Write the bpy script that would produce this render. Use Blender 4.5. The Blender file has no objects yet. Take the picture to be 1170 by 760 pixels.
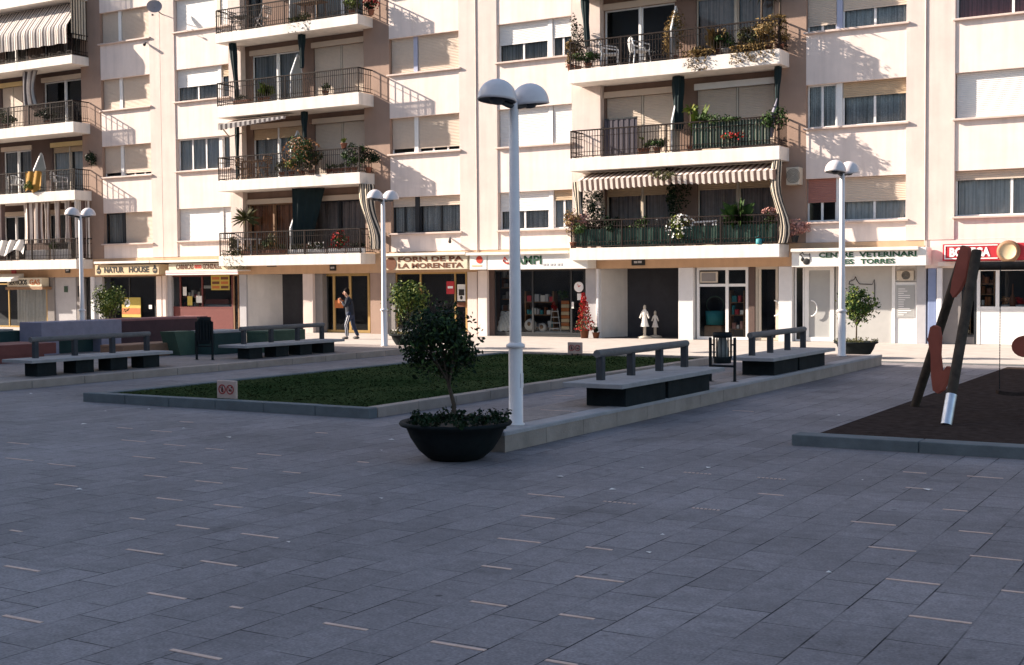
import bpy, bmesh, math, random
from mathutils import Vector, Matrix
random.seed(7)
SC = bpy.context.scene
COL = SC.collection
rad = math.radians
# ------------------------------------------------------------------ camera
CAM_Z = 1.95
FPX, YAW, PITCH, ROLL = 1452.0, -0.5362, -0.0403, -0.0075
_fw = Vector((math.sin(YAW)*math.cos(PITCH), math.cos(YAW)*math.cos(PITCH), math.sin(PITCH)))
_r0 = Vector((math.cos(YAW), -math.sin(YAW), 0)); _u0 = _r0.cross(_fw)
_rt = math.cos(ROLL)*_r0 + math.sin(ROLL)*_u0
_up = -math.sin(ROLL)*_r0 + math.cos(ROLL)*_u0
def _ray(px, py): return ((px-585)/FPX)*_rt + ((380-py)/FPX)*_up + _fw
def at(px, py, Y):
    """survey: point of the plane y = Y"""
    d = _ray(px, py); t = Y/d.y
    return Vector((d.x*t, Y, CAM_Z+d.z*t))
def ax(px, py, Y): return at(px, py, Y).x
def az(px, py, Y): return at(px, py, Y).z
def gz(px, py, z=0.0):
    d = _ray(px, py); t = (z-CAM_Z)/d.z
    return Vector((d.x*t, d.y*t, z))
cam = bpy.data.cameras.new('camera'); camo = bpy.data.objects.new('camera', cam); COL.objects.link(camo)
camo.matrix_world = Matrix(((_rt.x, _up.x, -_fw.x, 0), (_rt.y, _up.y, -_fw.y, 0), (_rt.z, _up.z, -_fw.z, CAM_Z), (0, 0, 0, 1)))
cam.sensor_width = 36; cam.lens = FPX/1170*36; cam.clip_end = 2000; cam.clip_start = 0.05
SC.camera = camo
# ------------------------------------------------------------------ materials
MATS = {}
def mat(name, col, rough=0.7, var=0.12, scale=6.0, bump=0.0, bscale=None, spec=0.3, metal=0.0, streak=0.0, sfreq=1.0):
    if name in MATS: return MATS[name]
    m = bpy.data.materials.new(name); m.use_nodes = True
    nt = m.node_tree; N = nt.nodes; L = nt.links; b = N['Principled BSDF']
    b.inputs['Roughness'].default_value = rough; b.inputs['Metallic'].default_value = metal
    b.inputs['Specular IOR Level'].default_value = spec
    tc = N.new('ShaderNodeTexCoord')
    nz = N.new('ShaderNodeTexNoise'); nz.inputs['Scale'].default_value = scale; nz.inputs['Detail'].default_value = 6
    nz.inputs['Roughness'].default_value = 0.65
    L.new(tc.outputs['Object'], nz.inputs['Vector'])
    mr = N.new('ShaderNodeMapRange'); mr.inputs['From Min'].default_value = 0.3; mr.inputs['From Max'].default_value = 0.7
    mr.inputs['To Min'].default_value = 1-var; mr.inputs['To Max'].default_value = 1+var
    L.new(nz.outputs['Fac'], mr.inputs['Value'])
    mx = N.new('ShaderNodeMix'); mx.data_type = 'RGBA'; mx.blend_type = 'MULTIPLY'; mx.inputs['Factor'].default_value = 1
    mx.inputs['A'].default_value = (*col, 1)
    L.new(mr.outputs['Result'], mx.inputs['B'])
    out = mx.outputs['Result']
    if streak > 0:                                    # rain streaks on walls; on curtains, pleat shade painted into the cloth
        mp = N.new('ShaderNodeMapping'); mp.inputs['Scale'].default_value = (2.2*sfreq, 2.2*sfreq, 0.16)
        n2 = N.new('ShaderNodeTexNoise'); n2.inputs['Scale'].default_value = 2.0; n2.inputs['Detail'].default_value = 5
        L.new(tc.outputs['Object'], mp.inputs['Vector']); L.new(mp.outputs['Vector'], n2.inputs['Vector'])
        m2 = N.new('ShaderNodeMapRange'); m2.inputs['From Min'].default_value = 0.42; m2.inputs['From Max'].default_value = 0.75
        m2.inputs['To Min'].default_value = 1.0; m2.inputs['To Max'].default_value = 1-streak
        L.new(n2.outputs['Fac'], m2.inputs['Value'])
        x2 = N.new('ShaderNodeMix'); x2.data_type = 'RGBA'; x2.blend_type = 'MULTIPLY'; x2.inputs['Factor'].default_value = 1
        L.new(out, x2.inputs['A']); L.new(m2.outputs['Result'], x2.inputs['B']); out = x2.outputs['Result']
    L.new(out, b.inputs['Base Color'])
    if bump > 0:
        bp = N.new('ShaderNodeBump'); bp.inputs['Strength'].default_value = bump; bp.inputs['Distance'].default_value = 0.02
        n3 = N.new('ShaderNodeTexNoise'); n3.inputs['Scale'].default_value = bscale or scale*6; n3.inputs['Detail'].default_value = 4
        L.new(tc.outputs['Object'], n3.inputs['Vector'])
        L.new(n3.outputs['Fac'], bp.inputs['Height']); L.new(bp.outputs['Normal'], b.inputs['Normal'])
    MATS[name] = m
    return m
def glass_mat():
    m = bpy.data.materials.new('window_glass'); m.use_nodes = True
    nt = m.node_tree; N = nt.nodes; L = nt.links
    for n in list(N):
        if n.type == 'BSDF_PRINCIPLED': N.remove(n)
    out = [n for n in N if n.type == 'OUTPUT_MATERIAL'][0]
    tr = N.new('ShaderNodeBsdfTransparent'); tr.inputs['Color'].default_value = (0.80, 0.83, 0.83, 1)
    gl = N.new('ShaderNodeBsdfGlossy'); gl.inputs['Roughness'].default_value = 0.03; gl.inputs['Color'].default_value = (0.8, 0.85, 0.9, 1)
    lw = N.new('ShaderNodeFresnel'); lw.inputs['IOR'].default_value = 1.38
    mx = N.new('ShaderNodeMixShader'); L.new(lw.outputs['Fac'], mx.inputs['Fac'])
    L.new(tr.outputs[0], mx.inputs[1]); L.new(gl.outputs[0], mx.inputs[2]); L.new(mx.outputs[0], out.inputs['Surface'])
    return m
GLASS = glass_mat()
def stripe_mat(name, a, b_, n, duty=0.5):
    """cloth stripes across the u direction of the cloth"""
    m = bpy.data.materials.new(name); m.use_nodes = True
    nt = m.node_tree; N = nt.nodes; L = nt.links; b = N['Principled BSDF']; b.inputs['Roughness'].default_value = 0.9
    b.inputs['Specular IOR Level'].default_value = 0.1
    uv = N.new('ShaderNodeUVMap'); uv.uv_map = 'UVMap'
    sp = N.new('ShaderNodeSeparateXYZ'); L.new(uv.outputs['UV'], sp.inputs[0])
    mu = N.new('ShaderNodeMath'); mu.operation = 'MULTIPLY'; mu.inputs[1].default_value = n; L.new(sp.outputs['X'], mu.inputs[0])
    fr = N.new('ShaderNodeMath'); fr.operation = 'FRACT'; L.new(mu.outputs[0], fr.inputs[0])
    gt = N.new('ShaderNodeMath'); gt.operation = 'GREATER_THAN'; gt.inputs[1].default_value = duty; L.new(fr.outputs[0], gt.inputs[0])
    nz = N.new('ShaderNodeTexNoise'); nz.inputs['Scale'].default_value = 9
    tc = N.new('ShaderNodeTexCoord'); L.new(tc.outputs['Object'], nz.inputs['Vector'])
    mx = N.new('ShaderNodeMix'); mx.data_type = 'RGBA'; mx.inputs['A'].default_value = (*a, 1); mx.inputs['B'].default_value = (*b_, 1)
    L.new(gt.outputs[0], mx.inputs['Factor'])
    mr = N.new('ShaderNodeMapRange'); mr.inputs['To Min'].default_value = 0.82; mr.inputs['To Max'].default_value = 1.1; L.new(nz.outputs['Fac'], mr.inputs['Value'])
    m2 = N.new('ShaderNodeMix'); m2.data_type = 'RGBA'; m2.blend_type = 'MULTIPLY'; m2.inputs['Factor'].default_value = 1
    L.new(mx.outputs['Result'], m2.inputs['A']); L.new(mr.outputs['Result'], m2.inputs['B']); L.new(m2.outputs['Result'], b.inputs['Base Color'])
    MATS[name] = m
    return m
def leaf_mat(name, c1, c2, scale=5.0):
    m = bpy.data.materials.new(name); m.use_nodes = True
    nt = m.node_tree; N = nt.nodes; L = nt.links; b = N['Principled BSDF']; b.inputs['Roughness'].default_value = 0.5
    b.inputs['Specular IOR Level'].default_value = 0.0 if name == 'grass_blade' else 0.10
    tc = N.new('ShaderNodeTexCoord'); nz = N.new('ShaderNodeTexNoise'); nz.inputs['Scale'].default_value = scale; nz.inputs['Detail'].default_value = 3
    L.new(tc.outputs['Object'], nz.inputs['Vector'])
    cr = N.new('ShaderNodeValToRGB'); cr.color_ramp.elements[0].position = 0.35; cr.color_ramp.elements[1].position = 0.68
    cr.color_ramp.elements[0].color = (*c1, 1); cr.color_ramp.elements[1].color = (*c2, 1)
    L.new(nz.outputs['Fac'], cr.inputs['Fac']); L.new(cr.outputs['Color'], b.inputs['Base Color'])
    MATS[name] = m
    return m
M = mat
M('wall_cream', (0.78, 0.66, 0.595), 0.9, 0.07, 1.3, 0.3, 60, streak=0.13)
M('wall_pink', (0.65, 0.54, 0.485), 0.9, 0.07, 1.1, 0.3, 70, streak=0.12)
M('wall_shade_brown', (0.345, 0.235, 0.18), 0.9, 0.07, 1.5, 0.2, 60, streak=0.08)  # browner wall tone that puts the strips' shade into the colour
M('wall_back_shade', (0.20, 0.13, 0.10), 0.9, 0.1, 2, 0.2, 60, streak=0.1)  # lowered further to paint in the shade of the loggia recess
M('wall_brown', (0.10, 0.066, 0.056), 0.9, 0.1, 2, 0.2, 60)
M('slab_white', (0.74, 0.68, 0.62), 0.8, 0.05, 3, 0.1, 50, streak=0.16)
M('tan_fascia', (0.52, 0.34, 0.21), 0.8, 0.08, 2, streak=0.1)
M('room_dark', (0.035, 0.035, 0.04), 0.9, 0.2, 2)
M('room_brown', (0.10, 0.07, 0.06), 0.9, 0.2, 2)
M('frame_white', (0.74, 0.73, 0.71), 0.45, 0.05, 8)
M('frame_beige', (0.52, 0.45, 0.36), 0.5, 0.05, 8)
M('frame_dark', (0.03, 0.032, 0.035), 0.45, 0.1, 8)
M('frame_blue', (0.38, 0.40, 0.52), 0.4, 0.05, 8)
M('frame_gold', (0.50, 0.33, 0.13), 0.35, 0.08, 8, metal=0.4)
M('frame_red', (0.15, 0.04, 0.036), 0.5, 0.1, 6)
M('shutter_white', (0.74, 0.72, 0.69), 0.6, 0.04, 5)
M('shutter_beige', (0.55, 0.45, 0.36), 0.65, 0.05, 4)
M('shutter_tan', (0.46, 0.34, 0.22), 0.65, 0.06, 4)
M('shutter_red', (0.34, 0.15, 0.12), 0.7, 0.06, 4)
M('shutter_dark', (0.07, 0.06, 0.075), 0.6, 0.1, 4)
M('box_yellow', (0.62, 0.46, 0.22), 0.6, 0.06, 4)
M('sill_stone', (0.58, 0.46, 0.40), 0.7, 0.1, 5)
M('curtain_white', (0.80, 0.78, 0.75), 0.9, 0.08, 7, streak=0.45, sfreq=5)  # curtains: vertical streaks paint the shade between pleats
M('curtain_grey', (0.46, 0.44, 0.42), 0.9, 0.1, 7, streak=0.75, sfreq=5)
M('curtain_lace', (0.62, 0.60, 0.58), 0.9, 0.4, 30, streak=0.7, sfreq=4)
M('curtain_red', (0.45, 0.16, 0.16), 0.9, 0.1, 6, streak=0.6, sfreq=4)
M('curtain_rust', (0.50, 0.19, 0.085), 0.9, 0.2, 6, streak=0.85, sfreq=4)
M('curtain_brown', (0.45, 0.33, 0.28), 0.9, 0.15, 6, streak=0.75, sfreq=5)
M('rail_iron', (0.022, 0.015, 0.013), 0.7, 0.2, 12, spec=0.1)
M('rail_light', (0.40, 0.37, 0.36), 0.5, 0.2, 12, metal=0.3)
M('screen_green', (0.035, 0.075, 0.058), 0.9, 0.3, 5)
M('cloth_green', (0.006, 0.016, 0.018), 0.9, 0.2, 3)
M('cloth_white', (0.72, 0.68, 0.63), 0.9, 0.08, 5)
M('cloth_ochre', (0.32, 0.17, 0.03), 0.9, 0.15, 9)
M('cloth_teal', (0.03, 0.20, 0.22), 0.6, 0.1, 8)
M('frosted', (0.36, 0.38, 0.37), 0.3, 0.05, 5, spec=0.5)
M('terracotta', (0.24, 0.10, 0.065), 0.8, 0.12, 8)
M('pot_white', (0.72, 0.69, 0.66), 0.6, 0.05, 8)
M('plastic_white', (0.80, 0.78, 0.76), 0.4, 0.04, 8)
M('wood_mid', (0.25, 0.14, 0.075), 0.6, 0.2, 6)
M('wood_grey', (0.045, 0.046, 0.05), 0.9, 0.25, 5, 0.3, 30)
M('wood_rail', (0.13, 0.12, 0.115), 0.8, 0.2, 5, 0.3, 30)
M('sign_white', (0.72, 0.70, 0.66), 0.5, 0.05, 4)
M('sign_tan', (0.60, 0.46, 0.28), 0.5, 0.06, 4)
M('sign_cream', (0.62, 0.54, 0.40), 0.5, 0.06, 4)
M('sign_red', (0.45, 0.035, 0.045), 0.4, 0.05, 5)
M('sign_pink', (0.62, 0.30, 0.34), 0.6, 0.06, 5)
M('ink_black', (0.02, 0.02, 0.02), 0.5, 0.1, 8)
M('ink_brown', (0.13, 0.045, 0.02), 0.5, 0.1, 8)
M('ink_green', (0.02, 0.07, 0.035), 0.5, 0.1, 8)
M('ink_red', (0.5, 0.05, 0.03), 0.5, 0.1, 8)
M('ink_white', (0.82, 0.80, 0.78), 0.5, 0.03, 8)
M('poster_yellow', (0.50, 0.38, 0.08), 0.6, 0.1, 9)
M('poster_orange', (0.45, 0.14, 0.04), 0.6, 0.15, 20)
M('tile_grey', (0.42, 0.41, 0.42), 0.45, 0.07, 3)
M('tile_white', (0.66, 0.64, 0.63), 0.4, 0.05, 3)
M('stone_grey', (0.30, 0.27, 0.245), 0.75, 0.12, 4, 0.15, 40)
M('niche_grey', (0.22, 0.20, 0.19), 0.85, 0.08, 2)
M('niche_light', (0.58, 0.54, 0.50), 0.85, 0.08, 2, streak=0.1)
M('panel_grey', (0.36, 0.36, 0.35), 0.4, 0.05, 3)
M('vet_panel', (0.42, 0.41, 0.39), 0.45, 0.05, 3)
M('blue_paint', (0.20, 0.25, 0.40), 0.55, 0.08, 4)
M('drain_white', (0.68, 0.67, 0.68), 0.5, 0.06, 6)
M('lamp_paint', (0.72, 0.66, 0.64), 0.4, 0.06, 7, 0.05, 40, spec=0.5)
M('lamp_dark', (0.06, 0.065, 0.075), 0.5, 0.1, 7)
M('lamp_dome', (0.64, 0.58, 0.57), 0.3, 0.06, 6, spec=0.5)
M('concrete_slab', (0.29, 0.275, 0.27), 0.85, 0.14, 5, 0.25, 50)
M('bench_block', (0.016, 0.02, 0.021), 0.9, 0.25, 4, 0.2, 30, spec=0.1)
M('kerb_stone', (0.285, 0.235, 0.20), 0.85, 0.24, 1.6, 0.3, 40)
M('kerb_cap', (0.30, 0.285, 0.285), 0.85, 0.14, 3, 0.3, 40)
M('kerb_dark', (0.12, 0.135, 0.14), 0.85, 0.2, 3, 0.3, 40)
M('pot_black', (0.008, 0.011, 0.012), 0.8, 0.5, 3, 0.1, 40, spec=0.12)
M('soil', (0.05, 0.035, 0.025), 0.95, 0.3, 20, 0.5, 60)
M('bark', (0.07, 0.05, 0.035), 0.9, 0.3, 20, 0.5, 60)
M('bin_metal', (0.011, 0.015, 0.017), 0.7, 0.2, 8, spec=0.15)
M('bin_bag', (0.22, 0.22, 0.20), 0.5, 0.2, 12)
M('block_blue', (0.215, 0.20, 0.25), 0.8, 0.12, 4, 0.15, 40)
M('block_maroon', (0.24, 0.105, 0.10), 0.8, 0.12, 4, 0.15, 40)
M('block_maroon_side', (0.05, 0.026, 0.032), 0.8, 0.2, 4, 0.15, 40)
M('block_red', (0.15, 0.05, 0.042), 0.8, 0.15, 4, 0.15, 40)
M('block_orange', (0.22, 0.12, 0.075), 0.8, 0.15, 4, 0.15, 40)
M('block_green', (0.05, 0.085, 0.058), 0.8, 0.15, 4, 0.15, 40)
M('block_teal', (0.018, 0.042, 0.040), 0.8, 0.15, 4, 0.15, 40)
M('swing_wood', (0.060, 0.045, 0.034), 0.85, 0.35, 6, 0.3, 30, spec=0.12)
M('swing_red', (0.34, 0.085, 0.052), 0.5, 0.1, 6)
M('steel', (0.55, 0.56, 0.60), 0.35, 0.15, 10, metal=0.7)
M('rubber', (0.050, 0.036, 0.030), 0.95, 0.35, 7, 0.4, 50, spec=0.0)
M('skin', (0.46, 0.27, 0.19), 0.6, 0.05, 10)
M('hair', (0.010, 0.008, 0.007), 0.9, 0.2, 20, spec=0.05)
M('sign_pale', (0.50, 0.36, 0.30), 0.6, 0.08, 9)
M('ring_red', (0.33, 0.05, 0.045), 0.5, 0.1, 6)
M('track_navy', (0.009, 0.013, 0.024), 0.8, 0.15, 10)
M('track_blue', (0.016, 0.026, 0.055), 0.8, 0.15, 10)
M('shoe', (0.05, 0.045, 0.045), 0.6, 0.15, 10)
M('dish_grey', (0.25, 0.23, 0.24), 0.5, 0.1, 6)
stripe_mat('stripe_grey', (0.62, 0.56, 0.51), (0.15, 0.125, 0.12), 1.0)
stripe_mat('stripe_brown', (0.70, 0.62, 0.55), (0.15, 0.10, 0.085), 1.0)
stripe_mat('stripe_dark', (0.55, 0.47, 0.37), (0.035, 0.035, 0.035), 1.0, 0.45)
stripe_mat('stripe_green', (0.30, 0.33, 0.25), (0.03, 0.07, 0.05), 1.0)
leaf_mat('leaf_dark', (0.005, 0.013, 0.007), (0.016, 0.034, 0.012), 6)
leaf_mat('leaf_mid', (0.016, 0.042, 0.011), (0.060, 0.098, 0.024), 6)
leaf_mat('leaf_light', (0.055, 0.095, 0.016), (0.19, 0.20, 0.042), 6)
leaf_mat('leaf_olive', (0.045, 0.05, 0.018), (0.12, 0.11, 0.045), 6)
leaf_mat('leaf_dry', (0.12, 0.075, 0.025), (0.25, 0.165, 0.065), 6)
leaf_mat('petal_red', (0.30, 0.014, 0.016), (0.48, 0.04, 0.035), 6)
leaf_mat('petal_pink', (0.36, 0.17, 0.14), (0.50, 0.29, 0.25), 6)
leaf_mat('petal_white', (0.65, 0.62, 0.58), (0.8, 0.78, 0.74), 6)
leaf_mat('petal_orange', (0.30, 0.13, 0.05), (0.42, 0.24, 0.12), 6)
leaf_mat('grass_blade', (0.026, 0.045, 0.016), (0.058, 0.074, 0.030), 0.5)
# ------------------------------------------------------------------ mesh builder
def wloc(o):
    v = Vector((0, 0, 0))
    while o is not None:
        v += o.location; o = o.parent
    return v
class MB:
    def __init__(s): s.v = []; s.f = []; s.m = []; s.sm = []; s.uv = {}
    def face(s, pts, m=0, smooth=False):
        i = len(s.v); s.v += [tuple(p) for p in pts]; s.f.append(tuple(range(i, i+len(pts)))); s.m.append(m); s.sm.append(smooth); return s
    def mesh(s, vs, fs, m=0, smooth=False):
        i = len(s.v); s.v += [tuple(p) for p in vs]
        for f in fs: s.f.append(tuple(i+k for k in f)); s.m.append(m); s.sm.append(smooth)
        return s
    def box(s, x0, x1, y0, y1, z0, z1, m=0):
        if x1 < x0: x0, x1 = x1, x0
        if y1 < y0: y0, y1 = y1, y0
        if z1 < z0: z0, z1 = z1, z0
        vs = [(x0,y0,z0),(x1,y0,z0),(x1,y1,z0),(x0,y1,z0),(x0,y0,z1),(x1,y0,z1),(x1,y1,z1),(x0,y1,z1)]
        return s.mesh(vs, [(0,3,2,1),(4,5,6,7),(0,1,5,4),(1,2,6,5),(2,3,7,6),(3,0,4,7)], m)
    def cbox(s, x0, x1, y0, y1, z0, z1, c=0.01, m=0):
        """box with chamfered vertical and top edges"""
        a = [(x0+c,y0),(x1-c,y0),(x1,y0+c),(x1,y1-c),(x1-c,y1),(x0+c,y1),(x0,y1-c),(x0,y0+c)]
        k = c*0.75
        b = [(min(max(x,x0+c+k*0),x1-c) , min(max(y,y0+c),y1-c)) for x, y in a]
        b = [(x0+2*c,y0+c),(x1-2*c,y0+c),(x1-c,y0+2*c),(x1-c,y1-2*c),(x1-2*c,y1-c),(x0+2*c,y1-c),(x0+c,y1-2*c),(x0+c,y0+2*c)]
        vs = [(x,y,z0) for x,y in a]+[(x,y,z1-c) for x,y in a]+[(x,y,z1) for x,y in b]
        fs = [tuple(range(7,-1,-1)), tuple(range(16,24))]
        for i in range(8):
            j = (i+1) % 8; fs += [(i,j,8+j,8+i),(8+i,8+j,16+j,16+i)]
        return s.mesh(vs, fs, m)
    def bar(s, p, q, w, h=None, m=0):
        """square bar from p to q"""
        p = Vector(p); q = Vector(q); d = (q-p).normalized(); h = h or w
        a = d.cross(Vector((0,0,1)));
        if a.length < 1e-4: a = Vector((1,0,0))
        a.normalize(); b = a.cross(d); vs = []
        for o in (p, q):
            for i, j in ((-1,-1),(1,-1),(1,1),(-1,1)): vs.append(o+a*(i*w/2)+b*(j*h/2))
        return s.mesh(vs, [(0,1,2,3),(7,6,5,4),(0,4,5,1),(1,5,6,2),(2,6,7,3),(3,7,4,0)], m)
    def tube(s, path, r, n=8, m=0, cap=True, smooth=True):
        P = [Vector(p) for p in path]; R = r if isinstance(r, (list, tuple)) else [r]*len(P); vs = []; fs = []
        up = Vector((0.13, 0.2, 1)).normalized()
        for i, p in enumerate(P):
            d = (P[min(i+1, len(P)-1)]-P[max(i-1, 0)]).normalized()
            a = d.cross(up)
            if a.length < 1e-3: a = d.cross(Vector((1, 0, 0)))
            a.normalize(); b = a.cross(d)
            for k in range(n):
                t = 2*math.pi*k/n; vs.append(p+(a*math.cos(t)+b*math.sin(t))*R[i])
        for i in range(len(P)-1):
            for k in range(n):
                l = (k+1) % n; fs.append((i*n+k, i*n+l, (i+1)*n+l, (i+1)*n+k))
        s.mesh(vs, fs, m, smooth)
        if cap:
            s.face([vs[k] for k in range(n)], m); s.face([vs[(len(P)-1)*n+k] for k in range(n-1, -1, -1)], m)
        return s
    def lathe(s, prof, c, n=24, m=0, smooth=True, axis=None, sx=1.0, sy=1.0):
        vs = []; fs = []; c = Vector(c); R = axis.to_track_quat('Z', 'Y').to_matrix() if axis is not None else None
        for r, z in prof:
            for k in range(n):
                t = 2*math.pi*k/n; v = Vector((r*sx*math.cos(t), r*sy*math.sin(t), z))
                vs.append(c+(R @ v if R else v))
        for i in range(len(prof)-1):
            for k in range(n):
                l = (k+1) % n; fs.append((i*n+k, i*n+l, (i+1)*n+l, (i+1)*n+k))
        return s.mesh(vs, fs, m, smooth)
    def prism(s, poly, off, m=0):
        """closed polygon (3d points) pushed along off"""
        n = len(poly); off = Vector(off); A = [Vector(p) for p in poly]; B = [p+off for p in A]
        fs = [tuple(range(n)), tuple(range(2*n-1, n-1, -1))]
        for i in range(n):
            j = (i+1) % n; fs.append((i, n+i, n+j, j))
        return s.mesh(A+B, fs, m)
    def disc(s, c, r, nrm, n=20, m=0):
        nrm = Vector(nrm).normalized(); a = nrm.orthogonal().normalized(); b = nrm.cross(a); c = Vector(c)
        return s.face([c+(a*math.cos(2*math.pi*k/n)+b*math.sin(2*math.pi*k/n))*r for k in range(n)], m)
    def blob(s, c, rx, ry, rz, m=0, n=8, k=6):
        vs = []; fs = []; c = Vector(c)
        for i in range(k+1):
            ph = math.pi*i/k
            for j in range(n):
                t = 2*math.pi*j/n; vs.append(c+Vector((rx*math.sin(ph)*math.cos(t), ry*math.sin(ph)*math.sin(t), rz*math.cos(ph))))
        for i in range(k):
            for j in range(n):
                l = (j+1) % n; fs.append((i*n+j, (i+1)*n+j, (i+1)*n+l, i*n+l))
        return s.mesh(vs, fs, m, True)
    def leaf(s, c, size, rng, m=0, aspect=0.5, nrm=None):
        d = Vector((rng.uniform(-1,1), rng.uniform(-1,1), rng.uniform(-0.7,1)))
        if nrm is not None: d = d*0.8+nrm
        d.normalize(); a = d.orthogonal().normalized()
        a = (Matrix.Rotation(rng.uniform(0, 6.283), 3, d) @ a); b = d.cross(a); c = Vector(c)
        L = size*rng.uniform(0.7, 1.3); w = L*aspect
        p0 = c-a*L/2; p1 = c+b*w/2+d*w*0.15; p2 = c+a*L/2; p3 = c-b*w/2+d*w*0.15
        i = len(s.v); s.v += [tuple(p0), tuple(p1), tuple(p2), tuple(p3)]
        s.f += [(i,i+1,i+2),(i,i+2,i+3)]; s.m += [m, m]; s.sm += [False, False]
        return s
    def crown(s, c, rx, ry, rz, n, size, rng, mats=(0,), clumps=14, aspect=0.5, inner=0.25):
        c = Vector(c); cl = []
        for _ in range(clumps):
            d = Vector((rng.gauss(0,1), rng.gauss(0,1), rng.gauss(0,1))).normalized(); k = rng.uniform(0.45, 0.86)
            cl.append((Vector((d.x*rx*k, d.y*ry*k, d.z*rz*k)), rng.uniform(0.26, 0.5)))
        for i in range(n):
            if rng.random() < inner:
                d = Vector((rng.gauss(0,1), rng.gauss(0,1), rng.gauss(0,1))).normalized()*rng.random()**0.4*0.75
                p = Vector((d.x*rx, d.y*ry, d.z*rz)); nr = d
            else:
                o, r = rng.choice(cl); d = Vector((rng.gauss(0,1), rng.gauss(0,1), rng.gauss(0,1))).normalized()*rng.random()**0.35
                p = o+Vector((d.x*rx*r, d.y*ry*r, d.z*rz*r)); nr = d+o.normalized()*0.4
            s.leaf(c+p, size, rng, rng.choice(mats), aspect, nr)
        return s
    def build(s, name, mats, parent=None, loc=None, bevel=0):
        me = bpy.data.meshes.new(name)
        off = wloc(parent) if parent is not None else Vector(loc or (0, 0, 0))
        me.from_pydata([(x-off.x, y-off.y, z-off.z) for x, y, z in s.v], [], s.f)
        if not isinstance(mats, (list, tuple)): mats = [mats]
        for mm in mats: me.materials.append(MATS[mm] if isinstance(mm, str) else mm)
        me.polygons.foreach_set('material_index', s.m); me.polygons.foreach_set('use_smooth', s.sm)
        me.validate(); me.update()
        o = bpy.data.objects.new(name, me); COL.objects.link(o)
        if parent is not None: o.parent = parent
        else: o.location = off
        if bevel:
            b = o.modifiers.new('bevel', 'BEVEL'); b.width = bevel; b.segments = 2; b.limit_method = 'ANGLE'
        return o
def tag(o, label=None, cat=None, group=None, kind=None):
    if label: o['label'] = label
    if cat: o['category'] = cat
    if group: o['group'] = group
    if kind: o['kind'] = kind
    return o
def thing(name, label, cat, loc, group=None):
    o = bpy.data.objects.new(name, None); COL.objects.link(o); o.location = loc; o.empty_display_size = 0.2
    return tag(o, label, cat, group)
def struct(mb, name, mats, **k):
    return tag(mb.build(name, mats, **k), kind='structure')
def dup(root, loc, label, scale=None):
    r = root.copy(); COL.objects.link(r); r.location = loc; r['label'] = label
    if scale: r.scale = scale
    for ch in list(root.children):
        c = ch.copy(); COL.objects.link(c); c.parent = r
        for g in list(ch.children):
            d = g.copy(); COL.objects.link(d); d.parent = c
    return r
def cloth(name, matn, parent, fn, nu=24, nv=10, stripes=1.0, thick=0.0):
    """cloth sheet: fn(u, v) -> world point; stripes counted along u"""
    off = wloc(parent) if parent is not None else Vector((0,0,0)); vs = []; fs = []; uvs = []
    for j in range(nv+1):
        for i in range(nu+1):
            p = fn(i/nu, j/nv); vs.append((p[0]-off.x, p[1]-off.y, p[2]-off.z)); uvs.append((i/nu*stripes, j/nv))
    for j in range(nv):
        for i in range(nu):
            a = j*(nu+1)+i; fs.append((a, a+1, a+nu+2, a+nu+1))
    me = bpy.data.meshes.new(name); me.from_pydata(vs, [], fs); me.materials.append(MATS[matn])
    ul = me.uv_layers.new(name='UVMap')
    for l in me.loops: ul.data[l.index].uv = uvs[l.vertex_index]
    me.polygons.foreach_set('use_smooth', [True]*len(fs)); me.update()
    o = bpy.data.objects.new(name, me); COL.objects.link(o)
    if parent is not None: o.parent = parent
    if thick:
        sm = o.modifiers.new('solid', 'SOLIDIFY'); sm.thickness = thick
    return o
def text(name, body, x0, x1, z0, z1, Y, matn, parent, ext=0.012, bold=0.0, xform=None):
    """raised lettering fitted into the rectangle x0..x1, z0..z1 on the wall plane Y, facing -y"""
    cu = bpy.data.curves.new(name, 'FONT'); cu.body = body; cu.size = 1; cu.extrude = 0.02; cu.offset = bold; cu.resolution_u = 3
    to = bpy.data.objects.new(name, cu); COL.objects.link(to)
    bpy.context.view_layer.update()
    dg = bpy.context.evaluated_depsgraph_get()
    me = bpy.data.meshes.new_from_object(to.evaluated_get(dg))
    bpy.data.objects.remove(to); bpy.data.curves.remove(cu)
    xs = [v.co.x for v in me.vertices]; ys = [v.co.y for v in me.vertices]
    a, b, c, d = min(xs), max(xs), min(ys), max(ys); off = wloc(parent)
    for v in me.vertices:
        x = x0+(v.co.x-a)/(b-a)*(x1-x0); z = z0+(v.co.y-c)/(d-c)*(z1-z0); y = Y-ext*(v.co.z+0.02)/0.04
        v.co = (x-off.x, y-off.y, z-off.z)
    me.materials.clear(); me.materials.append(MATS[matn]); me.update()
    o = bpy.data.objects.new(name, me); COL.objects.link(o); o.parent = parent
    return o
SKY_STRENGTH, SUN_STRENGTH, EXPOSURE = 0.085, 5.0, 1.55
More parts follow.
